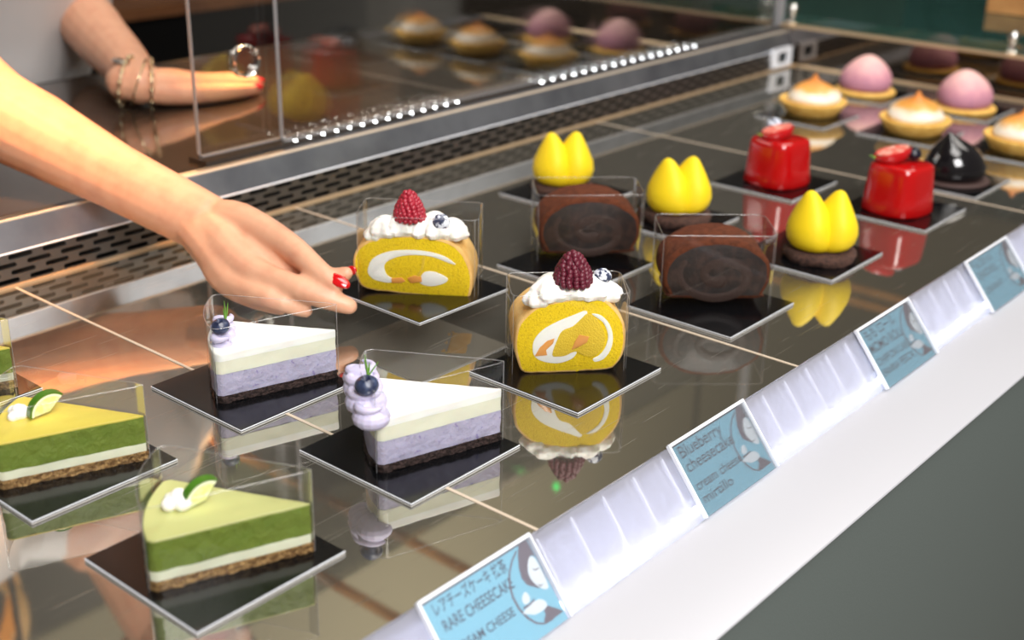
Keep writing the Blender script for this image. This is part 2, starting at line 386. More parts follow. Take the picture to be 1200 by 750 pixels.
# rail at the front
b = MB()
b.add([(x, y, z) for x in (X0, 156) for y, z in ((33.3, .04), (33.15, .12), (30.45, -3.25), (30.6, -3.37), (33.3, -.2))], [(i, (i+1) % 5, 5+(i+1) % 5, 5+i) for i in range(5)] + [(4, 3, 2, 1, 0), (5, 6, 7, 8, 9)])
tag(b.build('frosted_rail', M['frost'], case, smooth=0), 'sloping frosted acrylic rail lit from behind by leds')
r_ = MB(); r_.add([(dx, y, z) for dx in (-.06, .06) for y, z in ((33.1, -.25), (30.75, -3.2), (31.1, -3.2), (33.2, -.6))], [(0, 1, 2, 3), (7, 6, 5, 4), (0, 4, 5, 1), (1, 5, 6, 2), (2, 6, 7, 3), (3, 7, 4, 0)])  # thin white slats modelled in place of led reflections in the rail
streak = r_.build('rail_led_streak', M['acrylic_rim'], case, smooth=0); streak.location.x = 20*U
for k in range(1, 51):
    q = streak.copy(); COL.objects.link(q); q.location.x = (20 + k*2.7)*U
MB().box(X0, 156, 30.42, 33.28, -3.75, -3.5).build('rail_trough', M['white'], case); MB().box(X0, 156, 33.0, 33.28, -3.5, -.55).build('trough_back', M['trough'], case)
x = 20.; led0 = None
while x < 158:
    if led0 is None:
        led0 = MB().ell((0, 0, 0), (.3, .18, .12), n=8).build('rail_led', M['led_rail'], case); led0.location = V((x, 31.5, -3.35))*U
    else:
        q = led0.copy(); COL.objects.link(q); q.location = V((x, 31.5, -3.35))*U
    x += 1.35
# white front ledge, rounded nose, and the grey front below
prof = [(30.4, -3.3), (24.5, -3.3), (24.36, -3.36), (24.32, -3.45), (24.36, -3.54), (24.5, -3.58), (30.4, -3.58)]
b = MB(); n = len(prof)
b.add([(x, y, z) for x in (X0, 156) for y, z in prof], [(i, (i+1) % n, n+(i+1) % n, n+i) for i in range(n)] + [tuple(reversed(range(n))), tuple(range(n, 2*n))])
tag(b.build('front_ledge', M['white'], case, smooth=30), 'plain white lacquered front ledge')
tag(MB().box(X0, 156, 24.55, 26.0, -90, -3.58).build('front_panel', M['grey_front'], case), 'grey green front panel below the white ledge')
MB().box(X0, X1, 34, 81, -90, -.6).build('case_body', M['black'], case)
# socket frames near the far corner
for i, xx in enumerate((151.6,)):
    s = MB()
    o_ = [(xx-2.3, .35), (xx+2.3, .35), (xx+2.3, 2.75), (xx-2.3, 2.75)]; i_ = [(xx-1.25, .85), (xx+1.25, .85), (xx+1.25, 2.25), (xx-1.25, 2.25)]
    vs = [(a, 81.45, c) for a, c in o_] + [(a, 81.45, c) for a, c in i_] + [(a, 82.1, c) for a, c in o_] + [(a, 82.1, c) for a, c in i_]
    s.add(vs, [f for k in range(4) for f in ((k, (k+1) % 4, 4+(k+1) % 4, 4+k), (k, 8+k, 8+(k+1) % 4, (k+1) % 4), (4+k, 4+(k+1) % 4, 12+(k+1) % 4, 12+k))])
    t = thing('outlet_frame', (0, 0, 0), 'small square white frame with dark centre on the grille at the far corner', 'outlet')
    s.build('frame', M['acrylic_rim'], t, smooth=0)
    MB().box(xx-1.25, xx+1.25, 81.7, 81.76, .85, 2.25).build('socket_well', M['socket_black'], t)
# led strips on the rear ledge
t = thing('led_strip', (70, 84.35, 4.5), 'row of white led dots on the rear ledge nearest the arm', 'led strip', group='led strips on the rear ledge')
MB().box(0, 22.4, -.2, .2, 0, .12).build('strip', M['steel_dark'], t)
l0 = MB().ell((0, 0, 0), (.2, .16, .17), n=10).build('led', M['led'], t); l0.location = V((.6, 0, .3))*U
for k in range(1, 14):
    q = l0.copy(); COL.objects.link(q); q.location = V((.6+k*1.6, 0, .3))*U
t2 = thing('led_strip', (104, 84.35, 4.5), 'row of white led dots on the rear ledge running toward the far corner', 'led strip', group='led strips on the rear ledge')
q = t.children[0].copy(); COL.objects.link(q); q.parent = t2; q.scale.x = 31/22.4
for k in range(17):
    q = l0.copy(); COL.objects.link(q); q.parent = t2; q.location = V((.6+k*1.85, 0, .3))*U

# sliding glass doors at the back
def gdoor(name, x0, x1, y, z0, z1, label, pull=None):
    t = thing(name, (x0, y, z0), label, 'glass door', group='sliding glass doors at the back')
    W, H = x1-x0, z1-z0
    MB().box(0, W, -.2, .2, 0, H).build('pane', M['glass'], t)
    e = MB(); e.box(-.05, 0, -.2, .2, .2, H); e.box(.2, W, -.22, .22, -.07, 0.02)
    e.tube([(-.04, 0, .35), (.06, 0, .1), (.3, 0, -.02)], .1, 6)
    tag(e.build('polished_edge', M['glass_edge'], t), 'pale polished glass edge')
    if pull:
        p = MB(); px, pz = pull
        rings = [[V((px+r*math.cos(2*PI*i/28), yy, pz+r*math.sin(2*PI*i/28))) for i in range(28)] for r, yy in ((1.28, -.45), (1.4, -.3), (1.4, .3), (1.28, .45), (1.15, .3), (1.15, -.3))]
        p.loft(rings, closed=True)
        tag(p.build('finger_pull', M['chrome'], t), 'round chrome finger pull ring')
    return t
gdoor('sliding_glass_door', 61.6, 116, 85.9, 4.95, 42.5, 'rear sliding glass door with a round chrome finger pull, left edge beside the bracelet hand', (5.3, 7.2))
gdoor('sliding_glass_door', 69.6, 154, 84.9, 4.95, 42.5, 'front sliding glass door of the pair, reflecting the cakes, above the led strip')
MB().box(61, 155, 84.2, 86.6, 4.5, 4.9).build('door_track', M['gloss_black'], case)

# back work counter
t = thing('work_counter', (0, 0, 0), 'dark glossy work counter behind the case on which the bracelet hand rests', 'counter')
MB().box(-40, 154.8, 84.15, 122, 2.6, 4.48).build('worktop', M['gloss_black'], t)
MB().box(-40, 154.8, 90, 118, -90, 2.6).build('cabinet_body', M['black'], t)
MB().box(-40, 154.8, 121.7, 122.3, 2.6, 4.52).build('front_edge', M['steel_dark'], t)
# kitchen behind
t = thing('kitchen_oven', (120, 205, -90), 'black kitchen oven with a tan top edge far behind the bracelet hand', 'oven')
MB().box(-28, 62, -12, 28, 0, 86).build('oven_body', M['oven'], t)
MB().box(-28, 62, -13, 28, 86, 88).build('oven_top', M['wood_dark'], t)
MB().box(-18, 20, -13, -12, 20, 60).build('oven_door', M['gloss_black'], t)
MB().tube([(-16, -15, 64), (18, -15, 64)], .9, 8).build('oven_handle', M['steel_dark'], t)
t = thing('beige_carton', (103, 178, -90), 'beige carton standing behind the bracelet hand near the oven', 'carton')
MB().box(-1.5, 2.5, -3, 4, 0, 87.5).build('carton_body', M['beige_box'], t)
MB().box(-1.55, 2.55, .3, .7, 87.4, 87.6).build('carton_tape', M['wood_dark'], t)
# neighbouring glass shelf past the end wall
t = thing('neighbour_display', (0, 0, 0), 'dark teal neighbouring display with green glass shelf beyond the end mirror', 'display case')
MB().box(156.2, 330, 34, 100, -90, 3.2).build('display_body', M['teal'], t)
MB().box(156.2, 330, 30, 96, 5.3, 6.5).build('glass_shelf', M['green_glass'], t)
MB().box(300, 304, 34, 130, 3.2, 60).build('display_back', M['teal'], t)
t = thing('wooden_tray', (186, 57, 6.6), 'warm wooden tray on the neighbouring glass shelf in the top right corner', 'tray')
MB().box(-9, 9, -8, 8, 0, .8).build('tray_base', M['wood'], t)
q = MB(); q.box(-9, 9, -8, -7.2, .8, 2.2); q.box(-9, 9, 7.2, 8, .8, 2.2); q.box(-9, -8.2, -7.2, 7.2, .8, 2.2); q.box(8.2, 9, -7.2, 7.2, .8, 2.2); q.build('tray_rim', M['wood'], t)
def clip(y, label):
    t = thing('shelf_clip', (156.3, y, 5.27), label, 'clip', group='chrome shelf clips')
    MB().lathe([(.9, 0), (1.0, .2), (.55, .5), (.42, 1.0), (.5, 1.25)], 16).build('clip_foot', M['chrome'], t)
    MB().ell((0, 0, 1.9), (.75, .75, .75), n=14).build('clip_knob', M['chrome'], t)
clip(83.2, 'chrome ball clip holding the glass shelf at the rear corner post')
clip(53.6, 'chrome ball clip on the end mirror above the far right tarts')
MB().box(155.6, 156.2, 84.4, 85.6, 4.5, 60).build('corner_post', M['glass_edge'], case)

# overhead rack bars (seen only mirrored in the shelf)
t = thing('overhead_rack', (0, 0, 0), 'thin wooden bars of a rack hung above the rear doors, seen mirrored in the shelf', 'rack')
for xx in (75.7, 87, 190, 196):
    MB().box(xx-.45, xx+.45, 70, 128, 44.6, 45.4).build('rack_bar', M['wood'], t)
for yy in (70, 128):
    MB().box(60, 215, yy-.5, yy+.5, 45.4, 46.2).build('rack_rail', M['wood_dark'], t)
for xx in (60, 215):
    for yy in (70, 128):
        MB().box(xx-.3, xx+.3, yy-.3, yy+.3, 46, 262).build('rack_hanger', M['black'], t)
g_ = MB(); g_.ell((0, 0, 0), (.4, .4, .4), n=12); g_ = g_.build('indicator_light', M['green_led'], t); g_.location = V((106.9, 82.3, 44.4))*U
# rattan pendant lamp mirrored at the lower left of the shelf
t = thing('pendant_lamp', (61.5, 160, 66), 'warm pendant lamp of curved wooden strips, mirrored at the lower left of the shelf', 'lamp')
for k in range(9):
    a = 2*PI*k/9
    p = MB()
    pts = [V((math.cos(a)*r, math.sin(a)*r, z)) for r, z in ((2, 0), (8, 1.6), (13, 7.5), (13.5, 15), (9.5, 23), (3.4, 28.5))]
    p.tube(pts, [1.2, 1.9, 2.2, 2.2, 1.8, 1.1], 6, 4, flat=.15, flatdir=(math.cos(a), math.sin(a), -.4))
    p.build('strip', M['glow_shade'], t)
MB().ell((0, 0, 14), (3.4, 3.4, 4.2), n=14).build('bulb', M['bulb'], t)
MB().tube([(0, 0, 18), (0, 0, 195)], .3, 6, 1).build('cord', M['black'], t)

# ================================================================== plates
PG = 'black square cake plates'
def plate(x0, y0, z=0, label='', rz=0, size=8.5):
    t = thing('cake_plate', (x0+size/2, y0+size/2, z), label, 'plate', rz, PG)
    return t
h = 4.25
pl0 = plate(25.7, 38.7, 0, 'black square plate under the matcha wedge with the lime slice nearest the camera')
sqr = lambda q: [(-q, -q), (q, -q), (q, q), (-q, q)]
MB().prism(sqr(h), .01, .045).build('pale_underside', M['acrylic_edge'], pl0, smooth=0)
MB().prism(sqr(h-.03), .045, .125).build('acrylic_core', M['core'], pl0, smooth=0)
MB().prism(sqr(h), .125, .16).build('white_edge', M['acrylic_rim'], pl0, smooth=0)
MB().prism(sqr(h-.05), .16, .215).build('black_card', M['plate_top'], pl0, smooth=0)
def pl(x0, y0, label, z=0, rz=0): return dup(pl0, (x0+h, y0+h, z), label, rz)
pl(25.8, 51.9, 'black square plate under the yellow-topped matcha wedge behind the nearest one')
pl(25.7, 65.0, 'black square plate under the matcha wedge cut off by the left edge of the photo')
pl(39.3, 39.4, 'black square plate under the front blueberry cheesecake')
pl(38.6, 52.0, 'black square plate under the blueberry cheesecake below the reaching hand')
pl(53.0, 39.4, 'black square plate under the front yellow roll cake with the dark raspberry')
heldp = pl(53.1, 52.1, 'black square plate held up by the hand under the rear yellow roll cake', 2.0, math.radians(-1))
pl(68.65, 38.7, 'black square plate under the front chocolate roll')
pl(68.7, 50.8, 'black square plate under the rear chocolate roll')
pl(83.1, 38.8, 'black square plate under the yellow tulip cake nearest the price cards')
pl(83.1, 51.9, 'black square plate under the middle yellow tulip cake behind the front chocolate roll')
pl(82.9, 62.9, 'black square plate under the rearmost yellow tulip cake')
pl(99.0, 50.9, 'black square plate under the rear red glazed cake')
pl(99.2, 38.6, 'black square plate under the front red glazed cake')
pl(111.4, 39.2, 'black square plate under the black glazed teardrop cake')
pl(125.3, 61.6, 'black square plate under the meringue tart nearest the rear grille')
pl(126.2, 49.8, 'black square plate under the middle meringue tart')
pl(126.4, 38.4, 'black square plate under the meringue tart at the right edge of the photo')
pl(140.6, 62.0, 'black square plate under the rear pink dome cake')
pl(141.0, 49.8, 'black square plate under the front pink dome cake')
pl(141.2, 38.0, 'empty black square plate behind the meringue tart at the right edge')
PT = .215                                       # plate top

# ------------------------------------------------------------------ wedges of cheesecake
def wedge(ang, half, R, tip=.25, n1=40, n2=26):
    """counter-clockwise outline, apex at the origin, opening along ang (radians)"""
    a0, a1 = ang-half, ang+half; P = []
    P.append(V((tip*math.cos(ang), tip*math.sin(ang)))*.25)
    for k in range(1, n1): P.append(V((math.cos(a0), math.sin(a0)))*(tip+(R-tip-.25)*k/(n1-1)))
    for k in range(n2+1):
        a = a0 + .03 + (a1-a0-.06)*k/n2; P.append(V((math.cos(a), math.sin(a)))*R)
    for k in range(n1-1, 0, -1): P.append(V((math.cos(a1), math.sin(a1)))*(tip+(R-tip-.25)*k/(n1-1)))
    return P
def offs(P, d):
    n = len(P); Q = []
    for i in range(n):
        t = (P[(i+1) % n]-P[i-1]).normalized(); Q.append(P[i]+V((t.y, -t.x))*d)
    return Q
def film(t, P, z0, H, corners, slope=0):
    """thin clear collar round a closed outline, with a bright cut edge on top and soft corner folds"""
    b = MB(); n = len(P)
    top = [z0+H+slope*(p.y) for p in P]
    vs = [V((p.x, p.y, z0)) for p in P] + [V((p.x, p.y, z)) for p, z in zip(P, top)]
    b.add(vs, [(i, (i+1) % n, n+(i+1) % n, n+i) for i in range(n)])
    o = b.build('film_collar', M['film'], t, smooth=50)
    e = MB()
    ring = [V((p.x, p.y, z)) for p, z in zip(P, top)]
    m = 5; rings = []
    for i in range(n):
        tan = (ring[(i+1) % n]-ring[i-1]).normalized(); a = V((0, 0, 1)); bb = tan.cross(a).normalized()
        rings.append([ring[i]+a*(.018*math.cos(2*PI*k/m))+bb*(.018*math.sin(2*PI*k/m)) for k in range(m)])
    e.loft(rings, closed=True)
    for i in corners: e.tube([V((P[i].x, P[i].y, z0)), V((P[i].x, P[i].y, top[i]))], .02, 5, 1, round_ends=False)
    e.build('film_edge', M['film_edge'], o)
    return o
def cheesecake(loc, label, kind, top=None):
    t = thing(kind + '_cheesecake', loc, label, 'cake', group=kind + ' cheesecake wedges')
    if kind == 'matcha':
        apex = V((3.15, -3.2)); W = wedge(math.radians(136.5), math.radians(22), 7.5)
        ly = [('biscuit_crust', 0, .5, 'crumb', .16, 3.6), ('white_layer', .5, .98, 'pale_cheese', .05, 1.2), ('matcha_layer', .98, 2.5, 'matcha', .09, 1.3), ('top_glaze', 2.5, 2.6, top, .03, 1)]
        FH = 4.35
    else:
        apex = V((4.05, -3.1)); W = wedge(math.radians(142), math.radians(21), 7.5)
        ly = [('cocoa_crust', 0, .48, 'cocoa_crumb', .16, 3.6), ('lavender_layer', .48, 1.85, 'lavender', .06, 1.2), ('ivory_layer', 1.85, 2.65, 'cream_cheese', .05, 1.0), ('white_top', 2.65, 3.15, 'white_cheese', .05, 1)]
        FH = 4.75
    W = [p+apex for p in W]
    for nm, z0, z1, m, amp, fr in ly:
        last = nm in ('top_glaze', 'white_top')
        MB().prism(W if not nm.endswith('crust') else offs(W, .04), z0, z1+(0 if last else .001), amp, fr, 7 if nm.endswith('crust') else 4, .08 if nm == 'white_top' else (.05 if last else 0)).build(nm, M[m], t, smooth=50)
    F = offs(W, .13)
    film(t, F, .01, FH, (0, 40, 66))
    return t
def blueberry(parent, c, r, m='blueberry', name='blueberry', tilt=(0, 0, 0)):
    """berry with a star-rimmed crown on top"""
    b = MB(); E_ = Euler(tilt).to_matrix(); n = 20; rings = []
    for rr, z, star in ((.25, -.80, 0), (.62, -.62, 0), (.9, -.32, 0), (1, 0, 0), (.92, .35, 0), (.68, .62, 0), (.42, .76, 1), (.36, .84, 1), (.26, .76, 0), (.12, .62, 0)):
        rings.append([V(c) + E_ @ V((r*rr*(1+.16*star*math.cos(5*2*PI*i/n))*math.cos(2*PI*i/n), r*rr*(1+.16*star*math.cos(5*2*PI*i/n))*math.sin(2*PI*i/n), r*z*.92)) for i in range(n)])
    b.loft(rings); return b.build(name, M[m], parent, smooth=60)
def raspberry(parent, c, r, H, m):
    b = MB(); b.lathe([(.2*r, 0), (r*.86, .05*H), (r*.9, .3*H), (r*.7, .6*H), (r*.42, .85*H), (r*.15, .97*H)], 14, c=c)
    rows = 9; rnd = random.Random(int(H*100))
    for k in range(rows):
        f = k/(rows-1); z = H*(.06+.86*f); rr = r*(.96-.12*f-.60*f*f); cnt = max(4, int(2*PI*rr/(r*.34)))
        ph = rnd.random()*6
        for i in range(cnt):
            a = 2*PI*(i+.3*rnd.random())/cnt+ph; q = r*rnd.uniform(.18, .215)
            b.ell((c[0]+rr*math.cos(a), c[1]+rr*math.sin(a), c[2]+z+rnd.uniform(-.04, .04)), (q, q, q), n=8)
    b.ell((c[0], c[1], c[2]+H*.97), (r*.2, r*.2, r*.16), n=8)
    return b.build('raspberry', M[m], parent, smooth=70)
def lime_slice(parent, c, R, rz, th=.34, tilt=.15, a0=-20, a1=118):
    """a leaning wedge of a lime wheel: rind rim, pith and flesh"""
    A = [math.radians(a0+(a1-a0)*k/16) for k in range(17)]
    Rm = Matrix.Rotation(rz, 3, 'Z') @ Matrix.Rotation(tilt, 3, 'X')
    def arc(r0, r1, t0, name, m, par):
        P = [(r1*math.cos(a), r1*math.sin(a)) for a in A] + ([(r0*math.cos(a), r0*math.sin(a)) for a in reversed(A)] if r0 else [(0, 0)])
        b = MB(); n = len(P)
        b.add([V(c) + Rm @ V((x, y_, z)) for y_ in (-t0/2, t0/2) for x, z in P], [(i, (i+1) % n, n+(i+1) % n, n+i) for i in range(n)])
        k = len(b.v)
        if r0:
            q = len(A)
            for side in (0, n):
                for i in range(q-1): b.f.append((side+i, side+i+1, side+n-2-i, side+n-1-i)); b.mi.append(0)
        else:
            for side in (0, n):
                for i in range(len(A)-1): b.f.append((side+n-1, side+i, side+i+1)); b.mi.append(0)
        return b.build(name, M[m], par, smooth=40)
    root = arc(R*.9, R, th*1.02, 'lime_slice', 'lime_rind', parent)
    arc(R*.78, R*.9, th, 'pith', 'lime_pith', root); arc(0, R*.78, th*.96, 'flesh', 'lime_flesh', root)
    return root
def dollop(parent, c, name='cream_dollop', m='cream', s=1, seed=1):
    rnd = random.Random(seed); b = MB()
    for k in range(7):
        a = 2*PI*k/7 + rnd.random(); d = .42*s*rnd.uniform(.6, 1.1)
        b.ell((c[0]+d*math.cos(a), c[1]+d*math.sin(a), c[2]+.28*s*rnd.uniform(.7, 1.4)), (.36*s, .36*s, .34*s), n=12)
    b.ell((c[0], c[1], c[2]+.5*s), (.42*s, .4*s, .42*s), n=12)
    return b.build(name, M[m], parent, mods=blobmods(.06, 3))

g1 = cheesecake((30.0, 42.95, PT), 'matcha cheesecake wedge with pale green top and lime slice, nearest the camera', 'matcha', 'matcha_top_pale')
dollop(g1, (-1.05, 1.05, 2.55), s=1.05, seed=3); lime_slice(g1, (-.1, .5, 2.85), 1.1, math.radians(-8), .4, .1, 55, 190)
g2 = cheesecake((30.1, 56.15, PT), 'matcha cheesecake wedge with yellow top and lime slice, behind the nearest one', 'matcha', 'matcha_top_yellow')
dollop(g2, (-1.3, 1.45, 2.55), s=.85, seed=5); lime_slice(g2, (-.1, .6, 2.85), 1.1, math.radians(-4), .4, .1, 45, 185)
g3 = cheesecake((30.0, 69.3, PT), 'matcha cheesecake wedge cut off by the left edge of the photo', 'matcha', 'matcha_top_yellow')
dollop(g3, (-1.3, 1.45, 2.55), s=.85, seed=8); lime_slice(g3, (-.1, .7, 2.85), 1.1, 0, .4, .1, 50, 180)

def lav_swirl(parent, path, seed=0):
    """piped lavender cream: a zigzag ruffle of four overlapping folds from the near corner to the far one"""
    b = MB(); k = 0
    for (x, y, z), r in path:
        # each fold is a curled ribbon: a leaning open ring with a thick foot
        b.ell((x, y, z-.25), (r*.95, r*.95, r*.62), n=16)
        pts = [V((x + r*.62*math.cos(a+k*.7), y + r*.62*math.sin(a+k*.7), z+.18+.26*f)) for f, a in ((i/9, 2*PI*i/9*.9-.9) for i in range(10))]
        b.tube(pts, [.10+.17*math.sin(PI*i/9) for i in range(10)], 8, 3)
        k += 1
    return b.build('lavender_swirl', M['lav_cream'], parent, mods=blobmods(.042, 4, .5))
def sprig(parent, c, dirs):
    b = MB()
    for d, L in dirs:
        d = V(d).normalized(); p = V(c)
        b.tube([p, p+d*L*.5+V((.02, 0, .02)), p+d*L], [.055, .075, .02], 6, 2, flat=.5)
    return b.build('rosemary_sprig', M['leaf'], parent)
b1 = cheesecake((43.45, 43.6, PT), 'lavender and white cheesecake wedge with large cream swirl and blueberry, in front', 'blueberry')
lav_swirl(b1, [((-3.0, -.25, 3.35), 1.08), ((-2.55, .6, 3.8), 1.2), ((-2.0, 1.4, 4.15), 1.15), ((-1.45, 2.15, 4.3), 1.05)])
blueberry(b1, (-2.95, .1, 4.75), .64, tilt=(.15, -.25, 0))
sprig(b1, (-2.35, .65, 4.85), [((.0, .15, 1), 1.25), ((-.12, .1, 1), 1.05), ((.55, -.3, .85), 1.0), ((.2, 0, 1), .8)])
b2 = cheesecake((42.9, 56.3, PT), 'lavender and white cheesecake wedge below the reaching hand', 'blueberry')
lav_swirl(b2, [((-1.9, .1, 3.2), .74), ((-1.1, 1.0, 3.45), .78), ((-.4, 1.8, 3.5), .72)])
blueberry(b2, (-1.75, .35, 4.15), .55, tilt=(.2, -.3, 0))
sprig(b2, (-1.0, .9, 4.0), [((.03, 0, 1), 1.35), ((.25, 0, 1), 1.2), ((-.05, .05, 1), .9)])

# ------------------------------------------------------------------ rolls
def smoothclosed(P, sub=4):
    n = len(P); Q = []
    for i in range(n):
        p0, p1, p2, p3 = (V(P[(i+k) % n]) for k in (-1, 0, 1, 2))
        for k in range(sub):
            t = k/sub; Q.append(.5*((2*p1)+(p2-p0)*t+(2*p0-5*p1+4*p2-p3)*t*t+(3*p1-p0-3*p2+p3)*t**3))
    return Q
def extr(P, d0, d1, bev=.12, amp=0, mface=1):
    """outline (u,v) swept along depth: returns a builder; side = slot 0, faces = slot mface"""
    b = MB(); n = len(P); c = sum((V(p) for p in P), V((0, 0)))/n
    N_ = []
    ar = sum(P[i][0]*P[(i+1) % n][1]-P[(i+1) % n][0]*P[i][1] for i in range(n)); sg = 1 if ar > 0 else -1
    for i in range(n):
        t = (V(P[(i+1) % n])-V(P[i-1])).normalized(); N_.append(V((t.y, -t.x))*sg)
    rings = []
    L = [(d0, bev), (d0+bev*.3, bev*.3), (d0+bev, 0)] + [(d0+bev+(d1-d0-2*bev)*k/4, 0) for k in range(1, 4)] + [(d1-bev, 0), (d1-bev*.3, bev*.3), (d1, bev)]
    if bev == 0: L = [(d0, 0), (d1, 0)]
    for d, ins in L:
        rings.append([V((P[i][0]-N_[i].x*ins, d, P[i][1]-N_[i].y*ins)) + (V((N_[i].x, 0, N_[i].y))*amp*noise.noise(V((P[i][0]*1.3, d*1.3, P[i][1]*1.3))) if amp else V((0, 0, 0))) for i in range(n)])
    b.loft(rings, mcap=mface); return b
def inlay(parent, name, m, P, proud=.03, deep=.25, sm=3):
    Q = smoothclosed(P, sm) if sm > 1 else P
    return extr(Q, -proud, deep, .025, 0, 0).build(name, M[m], parent, smooth=40)
def rrect(hw, d0, d1, r, n=5):
    P = []
    for cx, cy, a in ((hw-r, d0+r, -90), (hw-r, d1-r, 0), (-hw+r, d1-r, 90), (-hw+r, d0+r, 180)):
        for k in range(n+1):
            q = math.radians(a+90*k/n); P.append(V((cx+r*math.cos(q), cy+r*math.sin(q))))
        # long sides get a few extra points
    return P
def whip(parent, pts, seed):
    """piped cream: soft ridged mounds flowing into each other"""
    rnd = random.Random(seed); b = MB()
    for (x, y, z), r in pts:
        ph = rnd.random()*6
        b.lathe([(r*.2, -.25*r), (r*.95, -.2*r), (r*1.12, .12*r), (r*1.0, .42*r), (r*.7, .72*r), (r*.35, .95*r), (r*.08, 1.05*r)], 28, lambda a, q, ph=ph: 1+.11*math.sin(6*a+ph+q*2.2), (x, y, z))
    return b.build('whipped_cream', M['cream'], parent, mods=blobmods(.06, 2, .4))
fA = lambda L: [((x-362)/72, (550-y)/65) for x, y in L]
fB = lambda L: [((x-375)/72, (556-y)/66.5) for x, y in L]
def roll_front():
    t = thing('roll_cake', (57.0, 43.2, PT), 'yellow roll cake slice with cream, dark raspberry and dusted blueberry, in front', 'cake', math.radians(-43.5), 'yellow roll cakes')
    o = smoothclosed(fA([(165, 548), (132, 505), (117, 420), (124, 350), (160, 298), (230, 255), (370, 228), (470, 226), (540, 260), (590, 320), (613, 400), (601, 480), (560, 537), (470, 549), (404, 549), (399, 538), (392, 550), (270, 552)]), 3)
    extr(o, 0, 3.6, .16, .06).build('sponge', [M['sponge_skin'], M['sponge']], t, smooth=50)
    inlay(t, 'cream_ring', 'white_cheese', fA([(432, 286), (380, 298), (300, 328), (240, 360), (204, 400), (196, 440), (208, 478), (250, 500), (312, 508), (368, 492), (392, 468), (404, 420), (430, 360)]))
    inlay(t, 'cream_arc', 'white_cheese', fA([(452, 298), (505, 335), (530, 390), (522, 440), (498, 475), (468, 492), (478, 506), (515, 495), (545, 455), (553, 400), (535, 345), (495, 305)]), .035)
    inlay(t, 'inner_sponge', 'sponge_pale', fA([(284, 470), (302, 410), (326, 366), (372, 348), (412, 312), (436, 296), (478, 322), (512, 374), (518, 420), (500, 458), (468, 482), (424, 476), (386, 458), (345, 474), (310, 478)]), .06)
    inlay(t, 'peach_cube', 'peach', fA([(206, 474), (228, 436), (260, 408), (292, 398), (286, 420), (256, 448), (262, 470)]), .07, sm=1)
    inlay(t, 'peach_cube', 'peach', fA([(368, 450), (384, 410), (402, 384), (446, 394), (436, 420), (400, 438)]), .09, sm=1)
    whip(t, [((-2.0, .7, 4.5), .8), ((-1.2, .9, 4.9), 1.1), ((.1, 1.0, 5.0), 1.15), ((1.3, .9, 4.95), 1.1), ((2.2, 1.1, 4.65), 1.0), ((.7, 2.3, 4.85), 1.0), ((-.9, 2.2, 4.8), .95), ((2.0, 2.3, 4.6), .8)], 4)
    raspberry(t, (.15, .8, 5.65), 1.12, 1.95, 'raspberry'); blueberry(t, (2.0, 1.0, 5.95), .58, 'blueberry_dusted', tilt=(-.5, .3, 0))
    film(t, rrect(3.62, -.16, 3.8, .5), .01, 5.2, (5, 17, 20, 2))
    return t
def roll_held():
    t = thing('roll_cake', (56.5, 55.75, 2.0+PT), 'yellow roll cake slice with bright raspberry on the lifted plate beside the fingers', 'cake', math.radians(-54), 'yellow roll cakes')
    o = smoothclosed(fB([(130, 545), (85, 505), (66, 435), (82, 365), (140, 315), (250, 288), (400, 284), (530, 306), (605, 368), (640, 460), (636, 530), (620, 568), (540, 574), (518, 574), (512, 564), (500, 570), (300, 560)]), 3)
    extr(o, 0, 3.6, .16, .06).build('sponge', [M['sponge_skin'], M['sponge']], t, smooth=50)
    inlay(t, 'cream_ring', 'white_cheese', fB([(136, 455), (160, 400), (230, 364), (330, 350), (430, 354), (510, 374), (560, 408), (530, 404), (440, 376), (340, 374), (262, 392), (218, 424), (228, 470), (262, 492), (240, 508), (180, 500), (150, 484)]))
    inlay(t, 'cream_arc', 'white_cheese', fB([(392, 506), (388, 484), (408, 452), (450, 446), (500, 462), (524, 480), (500, 502), (440, 516)]), .035)
    inlay(t, 'cream_line', 'sponge_pale', fB([(402, 380), (414, 382), (406, 430), (384, 476), (372, 470), (394, 430)]), .04)
    inlay(t, 'peach_cube', 'peach', fB([(250, 486), (300, 480), (318, 496), (300, 506), (252, 508)]), .07, sm=1)
    inlay(t, 'peach_cube', 'peach', fB([(328, 482), (360, 468), (396, 472), (398, 496), (344, 504)]), .09, sm=1)
    whip(t, [((-2.9, .7, 3.7), .7), ((-2.2, .9, 4.05), 1.05), ((-1.1, 1.0, 4.2), 1.15), ((.1, .9, 4.1), 1.0), ((1.2, .9, 4.1), 1.05), ((2.3, 1.0, 3.95), .95), ((-.8, 2.2, 4.1), 1.0), ((.9, 2.2, 4.1), 1.0), ((2.1, 2.2, 3.9), .8)], 9)
    raspberry(t, (-.6, .9, 4.95), .98, 1.9, 'raspberry_pale'); blueberry(t, (1.55, .5, 4.95), .58, 'blueberry_dusted', tilt=(.7, .2, 0))
    film(t, rrect(4.05, -.2, 3.8, .5), .01, 5.35, (5, 17, 20, 2))
    return t
roll_front(); roll_held()
